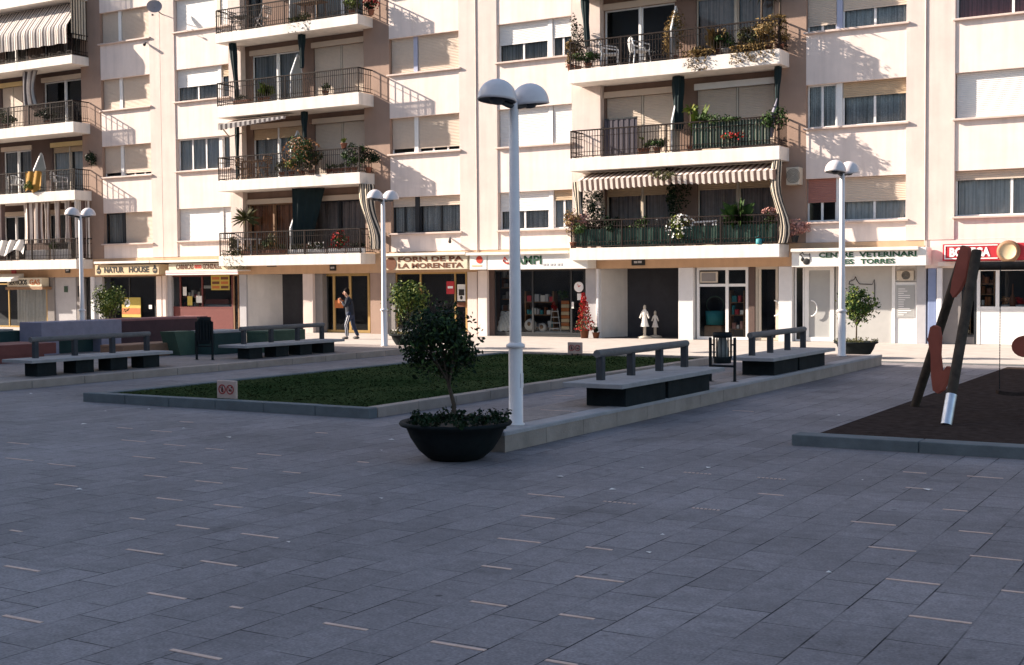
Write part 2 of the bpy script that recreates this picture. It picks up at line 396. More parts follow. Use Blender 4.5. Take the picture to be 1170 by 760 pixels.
# ------------------------------------------------------------------ light
SUNDIR = Vector((3.15, 1.0, -1.56)).normalized()
w = bpy.data.worlds.new('World'); SC.world = w; w.use_nodes = True
nt = w.node_tree; bg = nt.nodes['Background']
sky = nt.nodes.new('ShaderNodeTexSky'); sky.sky_type = 'NISHITA'; sky.sun_disc = False
sky.sun_elevation = math.asin(-SUNDIR.z); sky.sun_rotation = math.atan2(-SUNDIR.x, -SUNDIR.y)
sky.air_density = 1.0; sky.dust_density = 1.6; sky.ozone_density = 1.0
nt.links.new(sky.outputs[0], bg.inputs[0]); bg.inputs[1].default_value = SKY_STRENGTH
sl = bpy.data.lights.new('sun', 'SUN'); sl.energy = SUN_STRENGTH; sl.angle = rad(0.5); sl.color = (1.0, 0.88, 0.755)
so = bpy.data.objects.new('sun', sl); COL.objects.link(so); so.rotation_euler = SUNDIR.to_track_quat('-Z', 'Y').to_euler(); so.location = (-60, -20, 40)
SC.view_settings.view_transform = 'Standard'; SC.view_settings.look = 'None'; SC.view_settings.gamma = 1; SC.view_settings.exposure = EXPOSURE
SC.cycles.use_denoising = True; SC.cycles.max_bounces = 8; SC.cycles.transparent_max_bounces = 12
# ------------------------------------------------------------------ paving
def paving(name, base, contrast=0.5, mort=(0.012, 0.013, 0.016)):
    m = bpy.data.materials.new(name); m.use_nodes = True
    nt = m.node_tree; N = nt.nodes; L = nt.links; b = N['Principled BSDF']
    b.inputs['Roughness'].default_value = 0.72; b.inputs['Specular IOR Level'].default_value = 0.12
    tc = N.new('ShaderNodeTexCoord'); sp = N.new('ShaderNodeSeparateXYZ'); L.new(tc.outputs['Object'], sp.inputs[0])
    ad = N.new('ShaderNodeMath'); ad.inputs[1].default_value = 1.755+0.3545*60; L.new(sp.outputs['X'], ad.inputs[0])
    ay = N.new('ShaderNodeMath'); ay.inputs[1].default_value = 60-6.5; L.new(sp.outputs['Y'], ay.inputs[0])
    cb = N.new('ShaderNodeCombineXYZ'); L.new(ay.outputs[0], cb.inputs['X']); L.new(ad.outputs[0], cb.inputs['Y'])
    br = N.new('ShaderNodeTexBrick'); br.inputs['Scale'].default_value = 1; br.inputs['Brick Width'].default_value = 0.6
    br.inputs['Row Height'].default_value = 0.3545; br.inputs['Mortar Size'].default_value = 0.006; br.inputs['Mortar Smooth'].default_value = 0.3
    br.offset = 0.37; br.offset_frequency = 2; br.squash = 1
    br.inputs['Color1'].default_value = (*[c*0.84 for c in base], 1); br.inputs['Color2'].default_value = (*[c*1.12 for c in base], 1)
    br.inputs['Mortar'].default_value = (*mort, 1); br.inputs['Bias'].default_value = 0.0
    L.new(cb.outputs[0], br.inputs['Vector'])
    n1 = N.new('ShaderNodeTexNoise'); n1.inputs['Scale'].default_value = 0.35; n1.inputs['Detail'].default_value = 8; n1.inputs['Roughness'].default_value = 0.6
    n2 = N.new('ShaderNodeTexNoise'); n2.inputs['Scale'].default_value = 9; n2.inputs['Detail'].default_value = 8; n2.inputs['Roughness'].default_value = 0.75
    n3 = N.new('ShaderNodeTexNoise'); n3.inputs['Scale'].default_value = 1.7; n3.inputs['Detail'].default_value = 4
    n4 = N.new('ShaderNodeTexVoronoi'); n4.inputs['Scale'].default_value = 2.3; n4.feature = 'F1'
    for n in (n1, n2, n3, n4): L.new(tc.outputs['Object'], n.inputs['Vector'])
    def rng_(src, a, b_, c, d):
        r = N.new('ShaderNodeMapRange'); L.new(src, r.inputs['Value'])
        for k, v in zip(('From Min', 'From Max', 'To Min', 'To Max'), (a, b_, c, d)): r.inputs[k].default_value = v
        return r.outputs['Result']
    def mulc(a, f):
        x = N.new('ShaderNodeMix'); x.data_type = 'RGBA'; x.blend_type = 'MULTIPLY'; x.inputs['Factor'].default_value = 1
        L.new(a, x.inputs['A']); L.new(f, x.inputs['B']); return x.outputs['Result']
    # joints: some filled, some open
    plain = N.new('ShaderNodeRGB'); plain.outputs[0].default_value = (*base, 1)
    mx = N.new('ShaderNodeMix'); mx.data_type = 'RGBA'; L.new(rng_(n3.outputs['Fac'], 0.38, 0.60, 0.15, 1.0), mx.inputs['Factor'])
    L.new(plain.outputs[0], mx.inputs['A']); L.new(br.outputs['Color'], mx.inputs['B'])
    c = mulc(mx.outputs['Result'], rng_(n1.outputs['Fac'], 0.3, 0.7, 0.76, 1.22))
    c = mulc(c, rng_(n2.outputs['Fac'], 0.3, 0.72, 0.78, 1.22))
    c = mulc(c, rng_(n4.outputs['Distance'], 0.02, 0.06, 0.6, 1.0))
    n5 = N.new('ShaderNodeTexNoise'); n5.inputs['Scale'].default_value = 0.9; n5.inputs['Detail'].default_value = 9; n5.inputs['Roughness'].default_value = 0.7; n5.inputs['Distortion'].default_value = 0.6
    L.new(tc.outputs['Object'], n5.inputs['Vector']); c = mulc(c, rng_(n5.outputs['Fac'], 0.56, 0.68, 1.0, 0.70))
    n6 = N.new('ShaderNodeTexVoronoi'); n6.inputs['Scale'].default_value = 1.9; n6.inputs['Randomness'].default_value = 1
    L.new(tc.outputs['Object'], n6.inputs['Vector']); c = mulc(c, rng_(n6.outputs['Distance'], 0.035, 0.055, 0.5, 1.0))
    n7 = N.new('ShaderNodeTexNoise'); n7.inputs['Scale'].default_value = 55; n7.inputs['Detail'].default_value = 3
    L.new(tc.outputs['Object'], n7.inputs['Vector']); c = mulc(c, rng_(n7.outputs['Fac'], 0.3, 0.7, 0.78, 1.22))
    L.new(c, b.inputs['Base Color'])
    bp = N.new('ShaderNodeBump'); bp.inputs['Strength'].default_value = 0.35; bp.inputs['Distance'].default_value = 0.006
    mm = N.new('ShaderNodeMath'); mm.operation = 'MULTIPLY_ADD'; mm.inputs[1].default_value = 0.35
    L.new(n2.outputs['Fac'], mm.inputs[0]); inv = rng_(br.outputs['Fac'], 0, 1, 1, 0); L.new(inv, mm.inputs[2])
    L.new(mm.outputs[0], bp.inputs['Height']); L.new(bp.outputs['Normal'], b.inputs['Normal'])
    MATS[name] = m
paving('paving_plaza', (0.205, 0.188, 0.192))
paving('paving_platform', (0.24, 0.205, 0.19))
M('paving_shops', (0.40, 0.355, 0.32), 0.85, 0.12, 2, 0.2, 40)
M('ground_far', (0.16, 0.15, 0.14), 0.9, 0.15, 0.2)
M('inlay', (0.58, 0.41, 0.33), 0.7, 0.2, 10)
MB().face([(-700,-700,-0.03),(700,-700,-0.03),(700,900,-0.03),(-700,900,-0.03)]).build('ground', 'ground_far')['kind'] = 'structure'
plaza = struct(MB().box(-75, 30, -24, 29.9, -0.026, 0.0), 'plaza', 'paving_plaza')
struct(MB().box(-75, 30, 29.905, 39.4, -0.024, 0.03), 'pavement', 'paving_shops')
struct(MB().box(-75, 30, 29.80, 29.90, 0.001, 0.018), 'kerb', 'kerb_dark')
A1 = [(20,91,63,96),(20,126,68,134),(117,139,165,147),(130,186,172,193),(283,85,327,91),(347,64,390,68),(270,57,300,60),(378,95,420,100),(305,123,352,128),(410,135,460,140),(447,179,507,185),(333,166,378,172),(360,218,415,225),(492,233,550,241),(405,280,475,290),(555,299,632,311),(297,264,330,268),(293,335,368,348),(15,373,87,387),(10,487,94,504),(340,435,422,450),(460,362,540,374),(392,565,503,588),(590,117,640,122),(708,206,777,214),(725,68,745,71),(742,504,838,521),(1075,455,1158,466),(1100,374,1170,381),(990,545,1105,569),(475,104,505,109),(528,149,565,152),(1140,310,1170,315),(415,43,437,46),(527,467,553,471),(25,292,48,296),(820,135,840,138),(648,158,685,162)]
A2 = [(38,209,118,217),(20,258,97,266),(0,314,65,321),(143,398,257,410),(168,331,230,337),(110,484,187,496),(75,590,150,600),(563,208,620,213),(775,272,877,281),(895,158,945,163),(900,194,960,199),(1040,168,1122,174),(985,244,1040,249),(1022,293,1098,301),(815,330,923,341),(855,403,978,417),(908,487,1050,506),(1047,350,1165,362),(505,18,550,21),(1118,430,1170,435)]
DOT = [(212,225,285,234),(412,241,478,247),(392,160,460,164),(560,172,630,176)]
st = MB()
def strip(q, z=0.0, dots=False):
    p = gz(q[0], q[1], z); r = gz(q[2], q[3], z); y = (p.y+r.y)/2; n = 7 if dots else 1; d = (r.x-p.x)/n
    for k in range(n):
        st.box(p.x+d*k, p.x+d*(k+(0.55 if dots else 1)), y-0.015, y+0.015, z+0.0005, z+0.004)
for a, b, c, d in A1: strip((a/2, 460+b/2, c/2, 460+d/2))
for a, b, c, d in A2: strip((585+a/2, 460+b/2, 585+c/2, 460+d/2))
for a, b, c, d in DOT: strip((585+a/2, 460+b/2, 585+c/2, 460+d/2), dots=True)
st.build('inlay_strips', 'inlay', parent=plaza)
# raised platform with benches, right of the grass
PZ = 0.24
rp = struct(MB().box(-8.56, -7.72, 12.62, 28.75, 0.001, PZ-0.004), 'platform', 'paving_platform')
st = MB()
for q in ((632,451.5,655,453),(620,468,649,470.5),(654,470.6,668,471.8)): strip(q, PZ-0.004)
st.build('inlay_strips', 'inlay', parent=rp)
def kerb_run(mb, p, q, wd, h, stone=0.9, z=0.0, m=0, cap=None, rng=random.Random(3)):
    """line of kerb stones from p to q (axis aligned); wd to the left of the run"""
    p = Vector((*p, 0)); q = Vector((*q, 0)); L = (q-p).length; d = (q-p)/L; nrm = Vector((-d.y, d.x, 0)); n = max(1, round(L/stone))
    for i in range(n):
        a = p+d*(L*i/n+0.004); b = p+d*(L*(i+1)/n-0.004); c = b+nrm*wd
        j = rng.uniform(-0.003, 0.003); top = z+h+rng.uniform(-0.002, 0.002)
        x0, x1 = sorted((a.x, c.x)); y0, y1 = sorted((a.y, c.y))
        if cap is None: mb.cbox(x0, x1, y0, y1, z, top, 0.008, m)
        else:
            mb.box(x0+j*0, x1, y0, y1, z, top-0.05, m)
    if cap is not None:
        c = q+nrm*wd; x0, x1 = sorted((p.x, c.x)); y0, y1 = sorted((p.y, c.y))
        mb.cbox(x0-0.012, x1+0.012, y0-0.012, y1+0.012, z+h-0.048, z+h, 0.012, cap)
kb = MB(); kerb_run(kb, (-7.44, 12.34), (-7.44, 28.8), 0.26, PZ, 0.95, 0.001, 0, 1)
kerb_run(kb, (-8.57, 12.34), (-7.72, 12.34), 0.26, PZ, 0.8, 0.001, 0, 1)
struct(kb, 'kerb', ['kerb_stone', 'kerb_cap'])
# low platform on the left
LZ = 0.15
struct(MB().box(-60, -20.3, 6, 29.6, 0.001, LZ-0.004), 'platform', 'paving_platform')
kb = MB(); kerb_run(kb, (-20.02, 6), (-20.02, 29.62), 0.26, LZ, 1.25, 0.001, 0)
struct(kb, 'kerb', ['kerb_stone', 'kerb_cap'])
# grass bed
kb = MB()
kerb_run(kb, (-16.95, 14.5), (-11.0, 14.5), 0.2, 0.15, 1.0, 0.001, 0)
kerb_run(kb, (-11.0, 14.71), (-11.0, 28.1), 0.2, 0.15, 1.0, 0.001, 1)
kerb_run(kb, (-11.21, 28.1), (-16.95, 28.1), 0.2, 0.15, 1.0, 0.001, 1)
kerb_run(kb, (-16.95, 27.89), (-16.95, 14.71), 0.2, 0.13, 1.0, 0.001, 0)
struct(kb, 'kerb', ['kerb_dark', 'kerb_stone'])
g = MB(); rg = random.Random(11)
NX, NY = 40, 70
gv = [(-16.74+5.52*i/NX, 14.72+13.16*j/NY, 0.098+rg.uniform(0, 0.008)) for j in range(NY+1) for i in range(NX+1)]
g.mesh(gv, [(j*(NX+1)+i, j*(NX+1)+i+1, (j+1)*(NX+1)+i+1, (j+1)*(NX+1)+i) for j in range(NY) for i in range(NX)], 0, True)
for k in range(36000):
    y = 14.74+13.1*rg.random()**1.5; x = rg.uniform(-16.72, -11.24); h = rg.uniform(0.010, 0.022); a = rg.uniform(0, 6.28); wd = 0.009+0.0004*y
    dx, dy = math.cos(a)*wd, math.sin(a)*wd; q = rg.uniform(0.04, 0.08)
    g.face([(x-dx, y-dy, 0.105), (x+dx, y+dy, 0.105), (x-dy/wd*q, y+dx/wd*q, 0.105+h)])
tag(g.build('grass', 'grass_blade'), kind='stuff')
# playground bed
kb = MB(); kerb_run(kb, (-4.78, 14.44), (4, 14.44), 0.3, 0.13, 1.4, 0.001, 0); struct(kb, 'kerb', ['kerb_dark'])
struct(MB().box(-4.80, 4, 14.76, 29.0, 0.001, 0.02), 'rubber_ground', 'rubber')
# ------------------------------------------------------------------ apartment blocks
F = 38.08            # wall plane
FS = 38.02           # sill front
SLT = {1: 3.02, 2: 5.97, 3: 8.87, 4: 11.69, 5: 14.5}
SLB = {1: 2.63, 2: 5.56, 3: 8.43, 4: 11.33, 5: 14.1}
TOPZ = 17.4
def slats(mb, x0, x1, y, z0, z1, m=0, p=0.052):
    n = max(1, int((z1-z0)/p)); h = (z1-z0)/n
    for i in range(n):
        a = z1-h*i; b = a-h
        mb.mesh([(x0,y,a),(x1,y,a),(x1,y-0.012,a-h*0.55),(x0,y-0.012,a-h*0.55),(x1,y-0.002,b),(x0,y-0.002,b)], [(0,1,2,3),(3,2,4,5)], m)
def curtain(x0, x1, y, z0, z1, matn, parent, rng=random.Random(5)):
    n = max(6, int((x1-x0)*18)); ph = rng.uniform(0, 6)
    def fn(u, v):
        x = x0+(x1-x0)*u
        return (x, y+0.035*math.sin(u*(x1-x0)*26+ph)+0.018*math.sin(u*(x1-x0)*61+ph*2), z0+(z1-z0)*v)
    return cloth('curtain', matn, parent, fn, n*2, 1)
def opening(parent, x0, x1, z0, z1, spec, y=38.25):
    """one glazed opening with its roller shutter; spec = (shutter share, shutter material, sashes, frame material, curtain)"""
    sh, sm, ns, fm, cu = spec; zt = z1-(z1-z0)*sh
    if sh > 0:
        s = MB(); slats(s, x0+0.02, x1-0.02, y-0.02, max(zt, z0+0.005), z1-0.003); s.box(x0+0.02, x1-0.02, y-0.034, y-0.018, max(zt, z0+0.008)-0.006, max(zt, z0+0.008)+0.035)
        s.build('shutter', sm, parent)
    if sh < 0.995:
        f = MB(); t = 0.05; ya, yb = y+0.0, y+0.05
        f.box(x0, x0+t, ya, yb, z0, z1); f.box(x1-t, x1, ya, yb, z0, z1); f.box(x0+t+0.002, x1-t-0.002, ya+0.002, yb-0.002, z0, z0+t); f.box(x0+t+0.002, x1-t-0.002, ya+0.002, yb-0.002, z1-t, z1)
        for k in range(1, ns):
            c = x0+(x1-x0)*k/ns; f.box(c-0.035, c+0.035, ya+0.004, yb-0.004, z0+t+0.002, z1-t-0.002)
        f.build('sash', fm, parent)
        MB().face([(x0+t, y+0.03, z0+t), (x1-t, y+0.03, z0+t), (x1-t, y+0.03, z1-t), (x0+t, y+0.03, z1-t)]).build('pane', GLASS, parent)
        if cu: curtain(x0+0.06, x1-0.06, y+0.12, z0+0.05, min(z1, zt+0.1), cu, parent)
def window(bld, x0, x1, zs, zt, split, post, a, b):
    root = thing('window', None, None, (x0, F, zs)); root.parent = bld; root.location -= wloc(bld)
    s = MB().cbox(x0-0.06, x1+0.09, FS-0.05, 38.30, zs-0.055, zs, 0.008); s.build('sill', 'sill_stone', root)
    if split:
        xm = x0+(x1-x0)*split
        MB().box(xm-0.085, xm+0.085, 38.19, 38.32, zs+0.002, zt-0.002).build('post', post, root)
        opening(root, x0+0.002, xm-0.087, zs+0.002, zt-0.002, a); opening(root, xm+0.087, x1-0.002, zs+0.002, zt-0.002, b)
    else: opening(root, x0+0.002, x1-0.002, zs+0.002, zt-0.002, a)
    return root
def door(bld, x0, x1, z0, z1, y, spec, box=None, mull=None, boxm='shutter_beige'):
    root = thing('balcony_door', None, None, (x0, y, z0)); root.parent = bld; root.location -= wloc(bld)
    if box: MB().cbox(x0-0.06, x1+0.06, y-0.08, y+0.02, z1, z1+box, 0.012).build('shutter_box', boxm, root)
    xm = mull or (x0+x1)/2
    sp2 = spec if isinstance(spec, list) else [spec, spec]
    if sp2[0] is sp2[1] and sp2[0][0] > 0.99:
        opening(root, x0, xm-0.03, z0, z1, sp2[0], y+0.08); opening(root, xm+0.03, x1, z0, z1, sp2[1], y+0.08)
    else:
        opening(root, x0, xm-0.03, z0, z1, sp2[0], y+0.08); opening(root, xm+0.03, x1, z0, z1, sp2[1], y+0.08)
    MB().box(xm-0.03, xm+0.03, y+0.04, y+0.14, z0, z1).build('post', sp2[0][3], root)
    return root
def railing(parent, x0, x1, yf, yb, z, matn='rail_iron', h=0.9, posts=(0.0, 0.5, 1.0), pitch=0.098, knobs=True, side=True):
    r = MB(); P = [((x0, yf), (x1, yf))]
    if side: P += [((x0, yb), (x0, yf)), ((x1, yf), (x1, yb))]
    for i, (a, b) in enumerate(P):
        A = Vector((*a, z)); B = Vector((*b, z)); L = (B-A).length; d = (B-A)/L
        for zz, t in ((h, 0.05), (h-0.2, 0.022), (0.20, 0.022), (0.06, 0.035)): r.bar(A+Vector((0,0,zz)), B+Vector((0,0,zz)), t, t*0.8)
        n = int(L/pitch)
        for k in range(1, n):
            p = A+d*(L*k/n); r.bar(p+Vector((0,0,0.06)), p+Vector((0,0,h)), 0.017)
            if knobs:
                for zz in (h-0.2, 0.2): r.blob(p+Vector((0,0,zz)), 0.026, 0.026, 0.034, 0, 4, 2)
        if i == 0:
            for u in posts: r.bar(A+d*(L*u)+Vector((0,0,0)), A+d*(L*u)+Vector((0,0,h+0.01)), 0.04)
    return r.build('railing', matn, parent)
def divider(parent, x, yf, yb, z, h1=1.0, hp=1.78):
    pts = [(yf+0.16, z+0.03), (yf+0.18, z+h1), (yf+0.58, z+hp), (yf+0.66, z+hp-0.10), (yf+0.80, z+h1+0.1), (yf+0.80, z+0.03)]
    d = MB().prism([(x, a, b) for a, b in pts], (0.03, 0, 0))
    for i in range(4): d.bar((x+0.015, *pts[i]), (x+0.015, *pts[i+1]), 0.045, 0.045, 1)
    return d.build('divider', ['frosted', 'frame_white'], parent)
SILL = {'W1': {4: (143,46), 3: (144,123.4), 2: (144,200.9), 1: (146,278)}, 'W2': {4: (222,33.5), 3: (224,114), 2: (225,194.2), 1: (226,274.7)},
        'W3': {3: (485,81), 2: (484,173.6), 1: (486,265.5)}, 'W4': {3: (609,66.9), 2: (610,165.5), 1: (611,261.8)},
        'W5': {3: (976,31), 2: (978,142.7), 1: (978,251.9)}, 'W6': {3: (1129,17.3), 2: (1130,133), 1: (1131,246.3)}}
def sillz(b, k):
    d = SILL[b]
    if k in d: return az(d[k][0], d[k][1], 38.0)
    m = max(d); return az(d[m][0], d[m][1], 38.0)+2.85*(k-m)
C1_ = lambda m='shutter_beige': (1.0, m, 1, 'frame_white', None)
WIN = {
 'W1': (-42.97, -40.02, 0.37, {4: ('frame_white', (0.94,'shutter_beige',1,'frame_white',None), (0.97,'shutter_beige',1,'frame_white',None)), 3: ('frame_white', C1_('shutter_beige'), C1_('shutter_beige')),
        2: ('frame_white', (0.86,'shutter_beige',1,'frame_white',None), (0.9,'shutter_beige',3,'frame_white',None)), 1: ('frame_dark', (0,'',1,'frame_dark','curtain_grey'), C1_('shutter_beige')), 5: ('frame_white', C1_(), C1_())}),
 'W2': (-38.60, -35.66, 0.80, {4: ('frame_beige', C1_('shutter_white'), C1_('shutter_white')), 3: ('frame_white', (0.55,'shutter_white',2,'frame_white','curtain_lace'), (0.35,'shutter_tan',1,'frame_white','curtain_white')),
        2: ('frame_white', (0,'',3,'frame_white','curtain_white'), (0.0,'',1,'frame_white','curtain_white')), 1: ('frame_white', C1_('shutter_white'), C1_('shutter_white')), 5: ('frame_white', C1_(), C1_())}),
 'W3': (-27.78, -24.72, 0.36, {3: ('frame_blue', C1_('shutter_beige'), C1_('shutter_beige')), 2: ('frame_white', (0.85,'shutter_beige',1,'frame_white',None), (0.88,'shutter_beige',3,'frame_white',None)),
        1: ('frame_dark', (0.26,'shutter_beige',2,'frame_dark','curtain_lace'), (0.26,'shutter_beige',2,'frame_dark','curtain_lace')), 4: ('frame_white', C1_(), C1_()), 5: ('frame_white', C1_(), C1_())}),
 'W4': (-23.15, -20.22, 0.70, {3: ('frame_white', (0.54,'shutter_white',2,'frame_white','curtain_grey'), (0.5,'shutter_white',2,'frame_white','curtain_grey')), 2: ('shutter_white', C1_('shutter_white'), C1_('shutter_white')),
        1: ('frame_white', (0.50,'shutter_white',2,'frame_white','curtain_lace'), (0.26,'shutter_tan',2,'frame_white','curtain_white')), 4: ('frame_white', C1_(), C1_()), 5: ('frame_white', C1_(), C1_())}),
 'W5': (-12.15, -9.15, 0.33, {3: ('frame_blue', (0.85,'shutter_beige',2,'frame_white','curtain_grey'), (0.58,'shutter_beige',2,'frame_white','curtain_lace')), 2: ('frame_white', (0.0,'',2,'frame_white','curtain_lace'), (0.34,'shutter_tan',2,'frame_white','curtain_lace')),
        1: ('frame_white', (0.55,'shutter_red',2,'frame_white',None), (0.56,'shutter_beige',2,'frame_white','curtain_white')), 4: ('frame_white', C1_(), C1_()), 5: ('frame_white', C1_(), C1_())}),
 'W6': (-7.78, -4.72, None, {3: ('', (0.0,'',2,'frame_white','curtain_red'), None), 2: ('', C1_('shutter_white'), None), 1: ('', (0.2,'shutter_beige',2,'frame_white','curtain_white'), None), 4: ('', C1_(), None), 5: ('', C1_(), None)}),
}
def block(label, x0, x1, bays, logs, pils):
    """x0..x1 extent; bays window-bay names; logs loggia openings (xa, xb); pils pilaster spans"""
    b = thing('apartment_building', label, 'apartment building', ((x0+x1)/2, F, 0))
    cur = []
    for n in bays:
        wl = MB(); xa, xb, split, spec = WIN[n]; zprev = 3.06
        for k in range(1, 6):
            zs = sillz(n, k); wl.box(xa, xb, F, 38.5, zprev, zs-0.056); zprev = zs+1.31
            p, sa, sb = spec[k]; window(b, xa, xb, zs, zs+1.31, split, p, sa, sb)
            wl.box(xa, xb, 38.31, 38.5, zs-0.056, zs)
        wl.box(xa, xb, F, 38.5, zprev, TOPZ).build('wall', 'wall_cream', b); cur.append((xa, xb))
    for xa, xb in pils: MB().box(xa, xb, 38.045, 38.5, 3.06, TOPZ).build('pilaster', 'wall_pink', b); cur.append((xa, xb))
    for xa, xb in logs: cur.append((xa, xb))
    cur.sort(); z = x0; gaps = []
    for xa, xb in cur:
        if xa-z > 0.02: gaps.append((z, xa))
        z = max(z, xb)
    if x1-z > 0.02: gaps.append((z, x1))
    for xa, xb in gaps: MB().box(xa+0.001, xb-0.001, F+0.002, 38.5, 3.06, TOPZ).build('side_strip', 'wall_shade_brown' if any(abs(xa-lb) < 0.05 for la, lb in logs) else 'wall_pink', b)  # strips right of a loggia take the brown with shade painted in
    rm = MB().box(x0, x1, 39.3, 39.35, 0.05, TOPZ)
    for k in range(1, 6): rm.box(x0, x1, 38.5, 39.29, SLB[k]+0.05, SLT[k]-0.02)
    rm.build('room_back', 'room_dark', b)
    MB().box(x0+0.01, x1-0.01, 42.6, 50, 0.0, TOPZ-0.02).box(x0+0.01, x1-0.01, 38.52, 50, TOPZ-0.02, TOPZ+0.25).build('core', 'wall_cream', b)
    return b
def loggia(b, xa, xb, k, doors, sx0, sx1, rail='rail_iron', yback=38.36, wallm='wall_back_shade', posts=(0, .5, 1), div=None, knobs=True, zb=None, zt=None, railing_on=True):
    """balcony of floor k: slab, railing, recessed wall with its doors"""
    zt = zt or SLT[k]; zb = zb or SLB[k]; znext = SLB[k+1] if k+1 in SLB else TOPZ
    znext = ZB.get((b.name, k+1), znext)
    bal = MB().cbox(sx0, sx1, F-0.9, F-0.001, zb, zt, 0.01).box(xa, xb, F+0.001, 38.5, zb+0.002, zt-0.006).build('balcony', 'slab_white', b)
    if railing_on: railing(bal, sx0+0.05, sx1-0.05, F-0.86, F-0.01, zt, rail, posts=posts, knobs=knobs)
    if div: divider(bal, div, F-0.86, yback, zt)
    wl = MB(); x = xa; z0 = zt-0.004; lint = z0+2.06
    for d in doors:
        wl.box(x, d[0], yback, yback+0.2, z0, lint); x = d[1]
        door(b, d[0], d[1], z0+0.02, lint, yback, d[2], box=0.2, mull=d[3] if len(d) > 3 else None, boxm=d[4] if len(d) > 4 else 'shutter_beige')
    wl.box(x, xb, yback, yback+0.2, z0, lint); wl.box(xa, xb, yback, yback+0.2, lint+0.002, znext)
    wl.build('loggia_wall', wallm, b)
    return bal
ZB = {}
def X_(px, Y=38.1, v=345): return ax(px, v, Y)
BL_ = block('cream apartment block at the photo\'s left edge, with the striped balcony drop', -54.8, -39.405, ['W1'], [(-50.3, -44.2)], [(-40.02, -39.41)])
BM_ = block('cream apartment block above the bakery, with four planted balconies', -39.395, -24.005, ['W2', 'W3'], [(-35.02, -28.95)], [(-39.39, -38.60), (-24.72, -24.01)])
BR_ = block('cream apartment block with white chairs on its top balcony, above the clothes shop', -23.995, -8.60, ['W4', 'W5'], [(-19.15, -13.15)], [(-23.99, -23.15), (-9.15, -8.605)])
BX_ = block('cream apartment block at the photo\'s right edge, above the red wine shop sign', -8.59, 6.8, ['W6'], [(-3.6, 2.4)], [(-8.585, -7.78), (6.0, 6.8)])
for b, x in ((BM_, -24.0), (BR_, -8.595)):
    MB().tube([(x, 38.03, 2.9), (x, 38.03, TOPZ)], 0.016, 6).build('joint_pipe', 'sill_stone', b)
# ---- balconies
op = lambda sh, sm, fm, cu, ns=1: (sh, sm, ns, fm, cu)
def D(p0, p1, spec, pm=None, Y=38.36, v=100, boxm='shutter_beige'):
    return (ax(p0, v, Y), ax(p1, v, Y), spec, ax(pm, v, Y) if pm else None, boxm)
SX = {'L': (-50.8, -43.68), 'M': (-35.5, -28.5), 'R': (-19.85, -12.68), 'X': (-4.3, 2.9)}
LG = {'L': (-50.3, -44.2), 'M': (-35.02, -28.95), 'R': (-19.15, -13.15), 'X': (-3.6, 2.4)}
shut = op(1.0, 'shutter_beige', 'frame_beige', None)
darkg = op(0, '', 'frame_white', 'curtain_grey'); dark0 = op(0, '', 'frame_white', None)
# left block
for k, doors, kw in ((1, [D(4, 30, dark0, v=250), D(55, 99, darkg, v=250)], {}), (2, [D(4, 36, darkg, v=190), D(60, 98, op(0.12, 'shutter_tan', 'frame_beige', 'curtain_white'), v=180, boxm='box_yellow')], dict(div=ax(38, 180, 37.4))),
                     (3, [D(2, 26, shut, v=120, boxm='box_yellow'), D(50, 98, dark0, v=120)], {}), (4, [D(4, 30, darkg, v=60), D(50, 98, darkg, v=60)], {}), (5, [D(4, 30, darkg, v=60), D(50, 98, darkg, v=60)], {})):
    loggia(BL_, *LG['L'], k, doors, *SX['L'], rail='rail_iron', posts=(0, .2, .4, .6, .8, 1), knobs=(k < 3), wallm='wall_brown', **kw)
# middle block
def dm(l, r, lb='shutter_beige', rb='shutter_beige'):
    return [D(288.5, 346, l, 317, v=130, boxm=lb), D(359, 420, r, 390, v=130, boxm=rb)]
rust = op(0, '', 'wood_mid', 'curtain_rust')
loggia(BM_, *LG['M'], 1, [D(284, 342, rust, 312, v=240), D(352, 420, op(0, '', 'frame_dark', 'curtain_brown'), 386, v=240)], *SX['M'], div=ax(331, 245, 37.4), posts=(0, .28, .5, .62, 1))
loggia(BM_, *LG['M'], 2, dm(op(0.2, 'shutter_tan', 'frame_white', 'curtain_lace'), shut), *SX['M'], div=ax(332, 180, 37.4))
loggia(BM_, *LG['M'], 3, dm(darkg, shut), *SX['M'], div=ax(332, 80, 37.4))
loggia(BM_, *LG['M'], 4, [D(252, 281, op(1, 'shutter_white', 'frame_white', None), v=10), D(283, 300, op(0, '', 'frame_dark', 'curtain_grey'), v=10), D(358, 420, darkg, 390, v=10)], *SX['M'], div=ax(331, 5, 37.4))
loggia(BM_, *LG['M'], 5, dm(darkg, shut), *SX['M'])
# right block
loggia(BR_, *LG['R'], 1, [D(692.5, 771, op(0.16, 'shutter_tan', 'frame_beige', 'curtain_brown'), 733.5, v=220), D(796.5, 884, op(0.12, 'shutter_tan', 'frame_beige', 'curtain_brown'), 842.5, v=220)], *SX['R'], posts=(0, .26, .5, .74, 1))
loggia(BR_, *LG['R'], 2, [D(692.5, 771, shut, 733.5, v=120), D(796, 884.5, shut, 842, v=120, boxm='shutter_white')], *SX['R'], div=ax(767, 130, 37.4), posts=(0, .48, 1))
loggia(BR_, *LG['R'], 3, [D(690.5, 771, dark0, 731, v=30), D(795, 884.5, op(0, '', 'frame_beige', 'curtain_brown'), 840.5, v=30)], *SX['R'], div=ax(766, 25, 37.4), posts=(0, .26, .5, .74, 1))
loggia(BR_, *LG['R'], 4, [D(690.5, 771, shut, 731, v=30), D(795, 884.5, shut, 840.5, v=30)], *SX['R'])
loggia(BR_, *LG['R'], 5, [D(690.5, 771, shut, 731, v=30), D(795, 884.5, shut, 840.5, v=30)], *SX['R'])
for k in (1, 2, 3): loggia(BX_, *LG['X'], k, [(-3.2, -1.0, shut), (-0.4, 2.0, shut)], *SX['X'])
